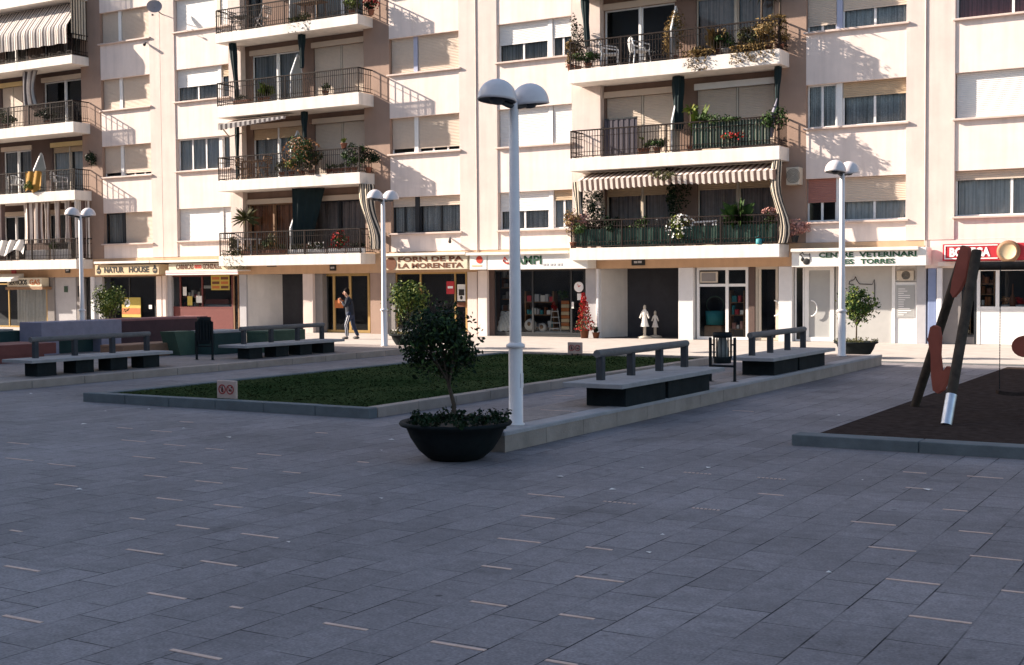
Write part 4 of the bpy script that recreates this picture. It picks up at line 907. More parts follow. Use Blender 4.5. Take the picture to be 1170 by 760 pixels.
hangers([(ax(-4, yv, 37.4), ax(5.5, yv, 37.4)), (ax(26, yv, 37.4), ax(50, yv, 37.4)), (ax(51, yv, 37.4), ax(58, yv, 37.4)), (ax(63, yv, 37.4), ax(70, yv, 37.4)), (ax(75, yv, 37.4), ax(82, yv, 37.4))], SLB[2]-0.02, SLT[1]+0.75, 37.4, 'stripe_brown', [1, 6, 2, 2, 2],
        ['white strip of curtain at the photo\'s left edge, lowest left balcony', 'wide bunched brown and white striped curtain on the lowest left balcony', 'narrow striped curtain right of the wide bunched one, lowest left balcony', 'narrow striped curtain behind the left dome of the far street lamp', 'narrow striped curtain by the corner post of the lowest left balcony'])
striped('brown striped side curtain at the right end of the lowest left balcony', 'side_curtain', 'stripe_brown', lambda u, v: (-43.75+0.05*math.sin(u*30), 37.2+0.84*u, SLB[2]-0.02-(SLB[2]-SLT[1]-0.1)*v), (-43.7, 37.6, 3.1), 6, 60, 6, 'curtain')
# middle block
z = SLB[4]
def bunch(label, x, y, z0, z1, w0, w1, matn, amp=0.05, lean=0.0, sway=0.0, name='rolled_awning', cat='awning', stripes=1):
    def fn(u, v):
        w_ = w0+(w1-w0)*v; a = u*2*math.pi
        return (x+lean*v-sway*math.sin(v*6.0)*(0.5+0.5*v)+0.82*w_*math.cos(a)*(1+0.28*math.sin(a*4+v*3))*(1+0.12*math.sin(v*9)), y+w_*0.7*math.sin(a)*(1+0.15*math.sin(a*5)), z0+(z1-z0)*v)
    r = thing(name, label, cat, (x, y, z1)); cloth('cloth', matn, r, fn, 36, 10, stripes); return r
bunch('dark green furled cloth at the left end of the balcony with both shutters closed', ax(266, 80, 37.5), 37.5, SLB[4]-0.02, SLT[3]+0.03, 0.17, 0.10, 'cloth_green', lean=0.25)
bunch('dark green furled cloth beside the divider on the balcony with both shutters closed, bakery block', ax(345, 70, 37.6), 37.6, SLB[4]-0.02, SLT[3]+1.2, 0.16, 0.10, 'cloth_green')
bunch('dark furled cloth beside the divider above the big flowering shrub', ax(348, 155, 37.6), 37.6, SLB[3]-0.02, SLT[2]+1.2, 0.15, 0.09, 'cloth_green')
bunch('dark green furled cloth left of the door on the balcony with the wooden table', ax(271, 165, 37.6), 37.6, SLB[3]-0.35, SLT[2]+0.05, 0.10, 0.08, 'cloth_green')
r = thing('green_blind', 'dark green cloth screen hanging down over half of the lowest bakery block balcony', 'cloth screen', (ax(352, 240, 37.5), 37.5, SLT[1]+0.3))
cloth('cloth', 'cloth_green', r, lambda u, v: (ax(334, 240, 37.5)+1.25*u*(1-0.55*v), 37.5+0.4*u+0.03*math.sin(u*20), SLB[2]-0.02-2.1*v), 24, 8)
bunch('grey striped furled curtain at the right end of the lowest bakery block balcony', ax(419, 240, 37.5), 37.5, SLB[2]-0.02, SLT[1]+0.15, 0.30, 0.26, 'stripe_dark', sway=0.12, lean=0.38, stripes=14, name='furled_curtain', cat='curtain')
r = thing('striped_awning', 'half open white and grey striped awning at the left of the balcony with the table', 'awning', (ax(285, 140, 37.0), 37.0, SLB[3]-0.35))
x0, x1 = ax(251, 140, 36.9), ax(325, 140, 37.2)
cloth('cloth', 'stripe_grey', r, lambda u, v: (x0+(x1-x0)*u, 37.85-1.05*v*(1-0.45*u), SLB[3]-0.03-0.30*v*(1-0.6*u)), 60, 4, 14); cloth('valance', 'stripe_grey', r, lambda u, v: (x0+(x1-x0)*u, 36.80+0.47*u, SLB[3]-0.33+0.18*u-(0.22-0.12*u)*v+0.02*math.sin(u*44*2)*v), 90, 2, 14)
MB().tube([(x0, 36.82, SLB[3]-0.30), (x0, 37.95, SLB[3]-0.1)], 0.02, 6).tube([(x0+0.05, 36.85, SLB[3]-0.34), (x0+0.1, 37.3, SLB[3]-0.75), (x0+0.35, 37.9, SLB[3]-0.55)], 0.03, 6).build('arm', 'frame_beige', r)
# right block valances and curtains
for i, (p0, p1, lab, n) in enumerate(((660, 766, 'striped valance over the left half of the lowest balcony, clothes shop block', 17), (767, 886, 'striped valance over the right half of the lowest balcony, clothes shop block', 17))):
    x0, x1 = ax(p0, 195, 37.1), ax(p1, 195, 37.1); r = thing('striped_awning', lab, 'awning', ((x0+x1)/2, 37.1, SLB[2]-0.6), 'striped valances of the clothes shop block')
    sg = (lambda u: 0.10*u) if i == 0 else (lambda u: 0.06+0.10*(2*u-1)**2*0.6)
    cloth('cloth', 'stripe_brown', r, lambda u, v: (x0+(x1-x0)*u, 37.95-0.85*v, SLB[2]-0.02-0.30*v), 40, 4, n)
    cloth('valance', 'stripe_brown', r, lambda u, v: (x0+(x1-x0)*u, 37.10+0.06*v, SLB[2]-0.325-(0.44-sg(u))*v*(0.72+0.12*abs(math.sin(u*n*3.14)))), 160, 2, n)
bunch('striped side curtain furled at the left end of the lowest balcony, clothes shop block', ax(660, 225, 37.4), 37.4, SLB[2]-0.35, SLT[1]+0.7, 0.16, 0.12, 'stripe_dark', lean=0.1, stripes=8, name='furled_curtain', cat='curtain')
bunch('long tan striped curtain furled at the right balcony end, below the beige air conditioner', ax(888, 230, 37.3), 37.3, SLB[2]-0.02, SLT[1]+0.02, 0.15, 0.16, 'stripe_dark', lean=0.12, stripes=12, name='furled_curtain', cat='curtain', sway=0.15)
bunch('dark green furled cloth beside the divider on the balcony with the green striped screen', ax(775, 130, 37.7), 37.7, SLB[3]-0.02, SLT[2]+0.75, 0.19, 0.17, 'cloth_green')
bunch('dark green furled cloth at the right end of the balcony with the green striped screen', ax(889, 115, 37.6), 37.6, SLB[3]-0.02, SLT[2]+1.0, 0.11, 0.05, 'cloth_green', lean=-0.05)
bunch('dark furled cloth hanging at the left end of the balcony with white chairs', ax(668, 20, 37.6), 37.6, SLB[4]-0.02, SLT[3]+0.8, 0.14, 0.10, 'cloth_green', lean=0.1)
r = striped('green striped screen tied along the rail of a middle balcony, clothes shop block', 'rail_screen', 'stripe_green', lambda u, v: (ax(791, 150, 37.27)+(ax(880, 150, 37.27)-ax(791, 150, 37.27))*u, 37.27+0.015*math.sin(u*90), SLT[2]+0.86-0.78*v), (ax(835, 150, 37.3), 37.27, SLT[2]), 26, 160, 2, 'screen')
r = striped('dark green screen along the rail of the lowest balcony, clothes shop block', 'rail_screen', 'screen_green', lambda u, v: (-19.7+6.9*u, 37.275+0.02*math.sin(u*120), SLT[1]+0.62-0.58*v), (-16.3, 37.27, SLT[1]), 1, 160, 2, 'screen')
r = thing('dust_sheet', 'ochre sheet draped over the rail of the third balcony up, left block', 'cloth', (ax(38, 215, 37.18), 37.18, SLT[2]))
cloth('cloth', 'cloth_ochre', r, lambda u, v: (ax(29, 215, 37.18)+(ax(47, 215, 37.18)-ax(29, 215, 37.18))*u, 37.18+0.03*math.sin(u*14+v*3), SLT[2]+0.93-0.88*v*(1-0.08*math.sin(u*9))), 24, 8)
r = thing('laundry_cloth', 'pale crumpled cloth on the rail at the left of the lowest left balcony', 'cloth', (ax(14, 285, 37.18), 37.18, SLT[1]))
cloth('cloth', 'cloth_white', r, lambda u, v: (ax(-3, 285, 37.18)+(ax(27, 285, 37.18)-ax(-3, 285, 37.18))*u, 37.18+0.04*math.sin(u*19+v*4), SLT[1]+0.92-0.7*v*(0.8+0.2*math.sin(u*7))), 30, 8)
for p0, p1, lab in ((31, 54, 'white flower trough on the lowest left balcony behind the rail, under the bunched curtain'), (60, 80, 'white flower trough at the right of the lowest left balcony, behind the lamp')):
    r = thing('trough', lab, 'flower trough', (ax(p0, 285, 37.4), 37.4, SLT[1])); MB().cbox(ax(p0, 285, 37.4), ax(p1, 285, 37.4), 37.3, 37.5, SLT[1]+0.02, SLT[1]+0.45, 0.012).build('trough_body', 'pot_white', r)
# ------------------------------------------------------------------ plants and furniture on the balconies
PR = random.Random(21)
def plant(px, py, label, kind='bush', r=0.28, h=0.5, z=None, floor=None, Y=37.42, leaf='leaf_mid', pot='terracotta', flower=None, ph=0.2, n=220, group='potted plants on the balconies'):
    if group == 'potted plants on the balconies' and r > 0.18: r *= 1.32; h *= 1.25; n = int(n*2.0)
    x = ax(px, py, Y); z0 = SLT[floor]+0.01 if z is None else z
    t = thing('potted_plant', label, 'potted plant', (x, Y, z0), group)
    if pot: MB().lathe([(0, 0), (0.085, 0), (0.12, ph-0.03), (0.135, ph-0.03), (0.135, ph), (0.11, ph), (0.10, ph-0.03), (0, ph-0.03)], (x, Y, z0), 12).build('pot', pot, t)
    m = MB(); c = z0+(ph if pot else 0)
    if kind == 'bush': m.crown((x, Y, c+h*0.5), r, r*0.8, h*0.55, n, 0.085, PR, (0,), 7, 0.6); m.tube([(x, Y, c-0.05), (x, Y, c+h*0.5)], 0.012, 5, 1)
    elif kind == 'yucca':
        m.tube([(x, Y, c-0.05), (x+0.02, Y, c+h)], 0.035, 6, 1)
        for k in range(n//5):
            a = PR.uniform(0, 6.283); e = PR.uniform(-0.5, 1.2); L = r*PR.uniform(0.8, 1.3); d = Vector((math.cos(a)*math.cos(e), math.sin(a)*math.cos(e), math.sin(e))); s = Vector((-math.sin(a), math.cos(a), 0))*0.018; o = Vector((x+0.02, Y, c+h))
            m.face([o-s, o+s, o+d*L*0.6+s+Vector((0, 0, 0.02)), o+d*L-Vector((0, 0, 0.06))]); 
    elif kind == 'grass':
        for k in range(n//3):
            a = PR.uniform(0, 6.283); L = h*PR.uniform(0.6, 1.2); q = PR.uniform(0.1, 0.9)*r; s = Vector((-math.sin(a), math.cos(a), 0))*0.014; o = Vector((x, Y, c))
            m.face([o-s, o+s, o+Vector((math.cos(a)*q*0.5, math.sin(a)*q*0.5, L*0.8))+s*0.8, o+Vector((math.cos(a)*q*1.2, math.sin(a)*q*1.2, L*PR.uniform(0.5, 1.0)))])
    elif kind == 'trail':
        m.crown((x, Y-0.05, c), r, 0.14, h*0.35, n//2, 0.07, PR, (0,), 6, 0.6)
        for k in range(n//2): m.leaf((x+PR.uniform(-r, r), Y-0.22+PR.uniform(-0.03, 0.03), c-PR.random()**1.5*h), 0.07, PR, 0, 0.6)
    m.build('foliage', [leaf, 'bark'], t)
    if flower:
        f = MB()
        for k in range(n//5):
            d = Vector((PR.gauss(0, 1), PR.gauss(0, 1)-0.5, PR.gauss(0, 1)+0.4)).normalized(); f.leaf((x+d.x*r, Y+d.y*r*0.8, c+h*0.5+d.z*h*0.55), 0.075, PR, 0, 0.9)
        f.build('blossoms', flower, t)
    return t
def trough(p0, p1, py, floor, label, leaf, flower=None, pot='pot_white', Y=37.40, h=0.25, n=160):
    a, c = ax(p0, py, Y), ax(p1, py, Y); z = SLT[floor]+0.01; t = thing('flower_trough', label, 'flower trough', ((a+c)/2, Y, z), 'flower troughs behind the rails')
    MB().cbox(a, c, Y-0.09, Y+0.09, z, z+0.18, 0.012).build('trough_body', pot, t); m = MB()
    m.crown(((a+c)/2, Y, z+0.18+h*0.4), (c-a)/2, 0.15, h*0.6, n, 0.07, PR, (0,), 8, 0.6); m.build('foliage', leaf, t)
    if flower:
        f = MB()
        for k in range(n//5): f.leaf((PR.uniform(a, c), Y-0.1+PR.uniform(-0.08, 0.08), z+0.2+PR.uniform(0, h)), 0.07, PR, 0, 0.9)
        f.build('blossoms', flower, t)
# lowest middle balcony
plant(271, 280, 'spilling dry plant at the left corner of the lowest bakery block balcony', 'trail', 0.4, 0.55, floor=1, leaf='leaf_olive', n=320)
plant(268, 272, 'pale green bushy plant in the left corner of the lowest bakery block balcony', 'bush', 0.3, 0.5, floor=1, leaf='leaf_olive', Y=37.6)
plant(280, 250, 'spiky yucca by the pale wall at the left of the lowest bakery block balcony', 'yucca', 0.42, 1.0, floor=1, leaf='leaf_olive', Y=37.75, n=240)
plant(304, 281, 'round green pot plant behind the rail in front of the rust curtains', 'bush', 0.24, 0.35, floor=1, leaf='leaf_mid')
for i, (p0, p1, lf, fl, lab) in enumerate(((330, 350, 'leaf_olive', None, 'white trough at the foot of the pointed divider, lowest bakery block balcony'), (353, 372, 'leaf_mid', 'petal_white', 'white trough with white blossoms right of the pointed divider'), (376, 395, 'leaf_mid', 'petal_red', 'white trough with red blossoms, second from the corner, lowest bakery block balcony'), (398, 416, 'leaf_dark', None, 'white trough at the rail corner beside the street lamp domes'))): trough(p0, p1, 285, 1, lab, lf, fl)
for px, lab in ((287, 'first small terracotta pot right of the dry trailing plant'), (294, 'small terracotta pot just left of the round green plant'), (318, 'small terracotta pot under the middle of the rust curtains'), (324, 'small terracotta pot just left of the white troughs')): plant(px, 283, lab, 'grass', 0.16, 0.25, floor=1, leaf='leaf_olive', n=60)
plant(434, 275, 'hanging green plant beyond the furled striped curtain, by the tall lamp', 'trail', 0.25, 0.5, z=SLT[1]+0.5, leaf='leaf_mid', Y=37.95, pot='pot_white')
trough(276, 322, 287, 1, 'long low trough of dry reddish plants under the rust curtains', 'leaf_dry', 'petal_orange', 'terracotta', n=420)
plant(312, 278, 'tall reddish leafy plant behind the rail, middle of the rust curtains', 'bush', 0.24, 0.5, floor=1, leaf='leaf_olive', n=200)
plant(389, 270, 'green and red bush before the brown curtains, lowest bakery block balcony', 'bush', 0.28, 0.5, floor=1, leaf='leaf_mid', flower='petal_red', n=220)
# second middle balcony
plant(345, 185, 'large green flowering shrub with pale orange heads in the middle of a bakery block balcony', 'bush', 0.62, 0.95, floor=2, leaf='leaf_mid', flower='petal_orange', n=700)
plant(341, 172, 'pale pink blossoms heaped above the large shrub', 'bush', 0.35, 0.3, z=SLT[2]+0.95, leaf='petal_pink', pot=None, n=160, Y=37.6)
plant(333, 195, 'light green leafy plant at the foot of the large shrub', 'bush', 0.3, 0.5, floor=2, leaf='leaf_light', n=240)
plant(405, 185, 'tall dark green plant at the right corner of the balcony with the shrub', 'bush', 0.42, 0.75, floor=2, leaf='leaf_mid', n=380)
plant(421, 190, 'dark leafy plant hanging past the right end of the balcony with the shrub', 'bush', 0.36, 0.6, floor=2, leaf='leaf_dark', n=300, Y=37.7)
plant(393, 168, 'small pot with a yellow green tuft on the rail of the balcony with the shrub', 'bush', 0.13, 0.2, z=SLT[2]+0.9, leaf='leaf_light', n=60, Y=37.25)
for px, lab in ((376, 'first terracotta pot in the row right of the large shrub'), (383, 'second terracotta pot in the row right of the large shrub'), (390, 'third terracotta pot in the row right of the large shrub'), (398, 'terracotta pot just left of the tall corner plant')): plant(px, 193, lab, 'grass', 0.15, 0.2, floor=2, leaf='leaf_mid', n=50)
# third middle balcony
plant(305, 108, 'bright green tuft in a pot left of the divider, balcony with both shutters closed', 'grass', 0.28, 0.4, floor=3, leaf='leaf_light', n=160); plant(298, 110, 'terracotta pot with a low plant before the dark sliding door', 'bush', 0.2, 0.25, floor=3, leaf='leaf_olive', n=120)
trough(268, 286, 112, 3, 'low trough of dry plants at the left end, balcony with both shutters closed', 'leaf_olive', None, 'terracotta')
# top middle balcony
plant(346, 22, 'dry trailing plant spilling over the front edge of the top bakery block balcony', 'trail', 0.42, 0.45, floor=4, leaf='leaf_olive', n=320); plant(402, 9, 'light green clump at the right corner of the top bakery block balcony', 'bush', 0.33, 0.4, floor=4, leaf='leaf_light', n=260); plant(424, 12, 'dark red leaved pot plant at the right end rail of the top bakery block balcony', 'bush', 0.25, 0.3, floor=4, leaf='leaf_dark', flower='petal_red', Y=37.7)
plant(372, 100, 'small green pot plant by the rail before the closed left shutter half', 'bush', 0.19, 0.25, floor=3, leaf='leaf_mid', n=90)
plant(700, 268, 'dark green bush before the left curtained door, lowest clothes block balcony', 'bush', 0.45, 0.7, floor=1, leaf='leaf_dark', n=420, Y=37.6)
plant(730, 270, 'green leafy bush left of the dark vine, lowest clothes block balcony', 'bush', 0.38, 0.6, floor=1, leaf='leaf_mid', n=300, Y=37.6)
plant(800, 60, 'trailing ochre plant under the divider foot, white chair balcony', 'trail', 0.25, 0.5, floor=3, leaf='leaf_dry', n=200, Y=37.35)
plant(862, 60, 'wide ochre trailing plant spilling over the slab under the golden bush', 'trail', 0.55, 0.45, floor=3, leaf='leaf_dry', n=420, Y=37.35)
plant(840, 170, 'row of red flowers low behind the right half of the green striped screen', 'bush', 0.35, 0.25, floor=2, leaf='leaf_mid', flower='petal_red', n=160)
plant(826, 150, 'climbing leaves along the top of the green striped screen', 'bush', 0.6, 0.3, z=SLT[2]+0.75, leaf='leaf_mid', pot=None, n=220, Y=37.35)
# right block
plant(655, 262, 'dry yellow climbing plant at the left corner of the lowest clothes block balcony', 'bush', 0.35, 1.0, floor=1, leaf='leaf_dry', n=420, Y=37.3); plant(660, 256, 'pink blossoms over the left corner of the green rail screen', 'bush', 0.34, 0.55, z=SLT[1]+0.5, leaf='petal_pink', pot=None, n=200)
plant(668, 262, 'light green bush behind the left part of the green rail screen', 'bush', 0.5, 0.75, floor=1, leaf='leaf_mid', n=420, Y=37.55); plant(678, 225, 'dark climbing plant against the left wall under the striped valance', 'bush', 0.45, 1.6, floor=1, leaf='leaf_dark', n=600, Y=37.85)
plant(772, 232, 'dark vine climbing the wall between the two curtained doors', 'bush', 0.35, 2.2, floor=1, leaf='leaf_dark', n=620, Y=37.9); plant(757, 195, 'reddish vine tip hanging where the two striped valances meet', 'bush', 0.45, 0.3, z=SLB[2]-0.45, leaf='leaf_olive', pot=None, n=130, Y=37.0)
plant(778, 265, 'cream flowering bush at the middle of the green rail screen, by the white rack', 'bush', 0.38, 0.6, floor=1, leaf='leaf_light', flower='petal_white', n=320); plant(880, 262, 'light green bush at the right end of the green rail screen', 'bush', 0.28, 0.7, floor=1, leaf='leaf_mid', n=260); plant(881, 244, 'pink blossoms above the bush by the tan striped curtain', 'bush', 0.22, 0.3, z=SLT[1]+0.8, leaf='petal_pink', pot=None, n=110)
plant(908, 268, 'dry pink brown bush beyond the right end of the lowest clothes block balcony', 'bush', 0.38, 0.45, z=SLT[1]+0.05, leaf='petal_pink', pot='frame_dark', n=300, Y=37.7)
plant(733, 164, 'small cactus in a terracotta pot before the sunlit shutter', 'yucca', 0.12, 0.3, floor=2, leaf='leaf_light', n=60); plant(738, 170, 'low plant in a terracotta pot next to the small cactus', 'bush', 0.16, 0.18, floor=2, leaf='leaf_olive', n=90); plant(751, 170, 'dark green clump in a low pot beside the divider foot', 'bush', 0.34, 0.25, floor=2, leaf='leaf_mid', n=260)
plant(789, 135, 'yellow green climbing stem above the green striped screen', 'yucca', 0.2, 0.9, floor=2, leaf='leaf_light', n=90, Y=37.6); plant(798, 141, 'tuft of leaves showing above the green striped screen, left part', 'grass', 0.3, 0.9, floor=2, leaf='leaf_light', n=120, Y=37.6); plant(886, 152, 'big pale green leafy plant at the right corner above the green striped screen', 'bush', 0.40, 0.7, z=SLT[2]+0.35, leaf='leaf_mid', n=420, pot=None, Y=37.35)
plant(652, 55, 'yellow plant in the left corner of the balcony with white chairs', 'bush', 0.24, 0.7, floor=3, leaf='leaf_dry', n=220); plant(672, 62, 'low dark green plant left of the white chairs', 'bush', 0.4, 0.35, floor=3, leaf='leaf_mid', n=260); plant(770, 45, 'tall yellow plant against the divider on the balcony with white chairs', 'bush', 0.35, 1.2, floor=3, leaf='leaf_dry', n=420, Y=37.7)
plant(802, 58, 'dry trailing plant spilling over the slab edge right of the divider, white chair balcony', 'trail', 0.42, 0.4, floor=3, leaf='leaf_dry', n=300); plant(829, 50, 'round green plant in a pale pot on the white chair balcony', 'bush', 0.33, 0.4, floor=3, leaf='leaf_mid', pot='pot_white', n=260); plant(848, 58, 'small yellow trailing plant on the slab edge of the white chair balcony', 'trail', 0.2, 0.3, floor=3, leaf='leaf_dry', n=140)
plant(858, 48, 'grey green clump left of the large dry bush, white chair balcony', 'bush', 0.34, 0.5, floor=3, leaf='leaf_olive', n=260); plant(878, 45, 'large dry golden bush at the right end of the white chair balcony', 'bush', 0.62, 0.75, floor=3, leaf='leaf_dry', n=700); plant(870, 20, 'spiky yucca rising behind the golden bush', 'yucca', 0.42, 1.3, floor=3, leaf='leaf_olive', n=260, Y=37.6)
plant(891, 18, 'tall pale stemmed cactus at the right end of the white chair balcony', 'yucca', 0.35, 1.9, floor=3, leaf='leaf_olive', n=160, Y=37.6)
plant(843, 262, 'dark green fern behind the right part of the green rail screen', 'grass', 0.4, 0.9, floor=1, leaf='leaf_mid', n=260, Y=37.55)
plant(660, 40, 'dark climbing plant on the left side of the white chair balcony', 'bush', 0.25, 1.3, floor=3, leaf='leaf_dark', n=260, Y=37.8)
plant(818, 55, 'ochre grassy plant between the divider and the round green plant', 'grass', 0.3, 0.5, floor=3, leaf='leaf_dry', n=160)
plant(356, 190, 'olive leafy plant hugging the right side of the large shrub', 'bush', 0.3, 0.6, floor=2, leaf='leaf_olive', n=240)
plant(322, 195, 'low olive plant left of the large shrub before the glazed door', 'bush', 0.22, 0.35, floor=2, leaf='leaf_olive', n=140)
plant(60, 285, 'small green plant on the white trough under the bunched striped curtain', 'bush', 0.22, 0.3, z=SLT[1]+0.45, leaf='leaf_mid', n=120, pot=None)
plant(55, 155, 'row of dark plants behind the rail under the dark door, left block', 'bush', 0.5, 0.4, floor=3, leaf='leaf_dark', n=300)
# left block
plant(33, 213, 'small green plant in front of the ochre sheet', 'bush', 0.22, 0.3, z=SLT[2]+0.15, leaf='leaf_light', n=140, Y=37.1, pot=None); plant(8, 150, 'green plants behind the rail at the photo\'s left edge', 'bush', 0.4, 0.5, floor=3, leaf='leaf_mid', n=300); plant(104, 180, 'dark hanging plant at the right end of the left block balcony with the ochre sheet', 'bush', 0.25, 0.6, z=SLT[2]+1.0, leaf='leaf_dark', n=220, Y=37.85, pot=None)
# furniture
def chair(px, py, floor, label, rot=0.0, Y=37.6, s=1.0):
    x = ax(px, py, Y); z = SLT[floor]+0.01; r = thing('plastic_chair', label, 'chair', (x, Y, z), 'white plastic balcony chairs'); w_ = 0.25
    def T(a, b, c): return (x+a*math.cos(rot)-b*math.sin(rot), Y+a*math.sin(rot)+b*math.cos(rot), z+c)
    m = MB(); m.mesh([T(a, b, c) for c in (0.42, 0.45) for a, b in ((-w_, -w_), (w_, -w_), (w_, w_), (-w_, w_))], [(3,2,1,0),(4,5,6,7),(0,1,5,4),(1,2,6,5),(2,3,7,6),(3,0,4,7)]); m.build('seat', 'plastic_white', r)
    for a, b in ((-1, -1), (1, -1), (1, 1), (-1, 1)): MB().tube([T(a*w_*0.95, b*w_*0.95, 0.43), T(a*w_*1.12, b*w_*1.15, 0.0)], [0.026, 0.018], 6).build('leg', 'plastic_white', r)
    b = MB()
    for i in range(7): a = -w_+2*w_*i/6; b.tube([T(a, w_, 0.45), T(a*0.95, w_+0.07, 0.86-0.10*(a/w_)**2)], 0.022, 5)
    b.tube([T(-w_+2*w_*i/10, w_+0.07, 0.86-0.10*((-w_+2*w_*i/10)/w_)**2) for i in range(11)], 0.028, 6); b.build('backrest', 'plastic_white', r)
    for sd in (-1, 1): MB().tube([T(sd*w_, w_+0.05, 0.72), T(sd*w_*1.15, 0, 0.66), T(sd*w_*1.1, -w_, 0.62), T(sd*w_, -w_*1.0, 0.44)], 0.024, 6).build('armrest', 'plastic_white', r)
chair(697, 60, 3, 'white plastic chair turned left in front of the dark door, left one of the pair', 1.9); chair(731, 58, 3, 'white plastic chair right of its twin, beneath the door post', 2.3); chair(68, 210, 2, 'white plastic chair near the right end of the balcony with the ochre sheet', 2.0); chair(18, 215, 2, 'white plastic chair left of the ochre sheet', 1.2)
def table(px, py, floor, label, m, Y=37.55, w_=0.5, h=0.72, folded=False):
    x = ax(px, py, Y); z = SLT[floor]+0.01; r = thing('table', label, 'table', (x, Y, z)); MB().cbox(x-w_, x+w_, Y-0.3, Y+0.3, z+h-0.03, z+h, 0.01).build('tabletop', m, r)
    for a, b in ((-1, -1), (1, -1), (1, 1), (-1, 1)): MB().bar((x+a*w_*0.8, Y+b*0.25, z+h-0.03), (x+a*w_*0.85, Y+b*0.26, z), 0.04).build('leg', m, r)
table(291, 185, 2, 'wooden table with chairs around on the balcony with the striped awning', 'wood_mid'); table(284, 270, 1, 'small white table by the yucca on the lowest bakery block balcony', 'plastic_white', w_=0.4, h=0.65); table(278, 18, 4, 'dark iron table at the left of the top bakery block balcony', 'frame_dark', w_=0.45, h=0.6); table(355, 8, 4, 'dark wooden table behind the rail right of the divider, top bakery block balcony', 'wood_mid', w_=0.6, h=0.75)
def wchair(px, py, floor, label, m, Y=37.6, a=1):
    x = ax(px, py, Y); z = SLT[floor]+0.01; r = thing('folding_chair', label, 'chair', (x, Y, z)); w_ = 0.2
    MB().cbox(x-w_, x+w_, Y-0.2, Y+0.2, z+0.43, z+0.46, 0.006).build('seat', m, r)
    for sd in (-1, 1): MB().bar((x-0.22*a, Y+sd*0.2, z), (x+0.22*a, Y+sd*0.2, z+0.46), 0.03).build('leg', m, r); MB().bar((x+0.22*a, Y+sd*0.21, z), (x-0.26*a, Y+sd*0.21, z+0.88), 0.03).build('leg', m, r)
    b = MB()
    for k in range(4): b.box(x-0.27*a-0.012+0.0, x-0.27*a+0.012, Y-0.21, Y+0.21, z+0.58+0.08*k, z+0.63+0.08*k)
    b.build('backrest', m, r)
wchair(279, 190, 2, 'wooden folding chair left of the wooden table', 'wood_mid'); wchair(301, 190, 2, 'wooden folding chair right of the wooden table', 'wood_mid', a=-1); wchair(270, 22, 4, 'iron folding chair left of the dark iron table', 'rail_light'); wchair(300, 22, 4, 'folding chair leaning right of the dark iron table', 'rail_light', a=-1)
r = thing('drying_rack', 'white folding rack leaning behind the rail of the lowest clothes block balcony', 'drying rack', (ax(806, 262, 37.36), 37.36, SLT[1])); x0, x1 = ax(792, 262, 37.36), ax(820, 262, 37.36); z = SLT[1]+0.02; m = MB()
for p, q in (((x0, z+0.72), (x1, z+0.74)), ((x0, z+0.45), (x0, z+0.72)), ((x1-0.02, z), (x1-0.06, z+0.74)), ((x0+0.0, z+0.0), (x0+0.5, z+0.55)), ((x0+0.45, z+0.1), (x0+0.4, z+0.7)), ((x0+0.5, z+0.3), (x1-0.1, z+0.74)), ((x0, z+0.45), (x1, z+0.40))): m.bar((p[0], 37.36, p[1]), (q[0], 37.36, q[1]), 0.05)
m.build('rack_frame', 'plastic_white', r)
r = thing('watering_can', 'small teal watering can on the slab edge of the lowest clothes block balcony', 'watering can', (ax(867, 274, 37.22), 37.22, SLT[1])); x = ax(867, 274, 37.21); z = SLT[1]+0.005
MB().lathe([(0, 0), (0.10, 0), (0.11, 0.02), (0.10, 0.16), (0.05, 0.17), (0, 0.17)], (x, 37.26, z), 14).build('can', 'cloth_teal', r); MB().tube([(x+0.09, 37.26, z+0.04), (x+0.17, 37.26, z+0.2)], [0.025, 0.015], 6).tube([(x-0.09, 37.26, z+0.14), (x-0.12, 37.26, z+0.22), (x, 37.26, z+0.25), (x+0.04, 37.26, z+0.17)], 0.012, 5).build('spout', 'cloth_teal', r)
r = thing('parasol', 'closed blue parasol leaning at the right corner of the green striped screen', 'parasol', (ax(882, 140, 37.4), 37.4, SLT[2])); MB().tube([(ax(880, 150, 37.4), 37.4, SLT[2]+0.3), (ax(883, 128, 37.4), 37.4, SLT[2]+0.95), (ax(888, 115, 37.4), 37.4, SLT[2]+1.45)], [0.09, 0.075, 0.01], 8).build('cover', 'block_blue', r)
# ------------------------------------------------------------------ shop goods
G_ = random.Random(9)
def shelf(label, p0, p1, Y, zs, goods, matn='wood_mid', cat='shelf', depth=0.3):
    a, c = X_(p0, Y), X_(p1, Y); r = thing('goods_shelf', label, cat, ((a+c)/2, Y, 0.04)); m = MB()
    for z in zs: m.box(a, c, Y, Y+depth, z, z+0.03)
    for x in (a, c): m.box(x-0.02, x+0.02, Y+0.002, Y+depth-0.002, 0.04, zs[-1]+0.4)
    m.build('frame', matn, r)
    for z in zs:
        q = {}; x = a+0.05
        while x < c-0.1:
            w_ = G_.uniform(0.07, 0.18); h = G_.uniform(0.1, 0.3); mm = G_.choice(goods); q.setdefault(mm, MB()).cbox(x, min(x+w_, c-0.03), Y+0.03, Y+0.2, z+0.032, z+0.032+h, 0.01); x += w_+G_.uniform(0.01, 0.06)
        for mm in q: q[mm].build('goods', mm, r)
shelf('dark shelf of small goods behind the clothes shop window, left of the street lamp', 569, 585, 38.8, (0.9, 1.3, 1.7, 2.05), ['niche_grey', 'tile_grey', 'wood_mid', 'ink_brown'])
shelf('shelf of pale and red goods behind the clothes shop glass, right of the lamp', 600, 632, 38.75, (0.3, 0.75, 1.2), ['cloth_white', 'sign_red', 'tile_grey', 'ink_brown', 'cloth_teal'])
shelf('shelf of cards and boxes behind the butcher window, left pane', 206, 229, 38.9, (0.95, 1.35), ['cloth_white', 'sign_tan', 'frame_dark', 'sign_red'])
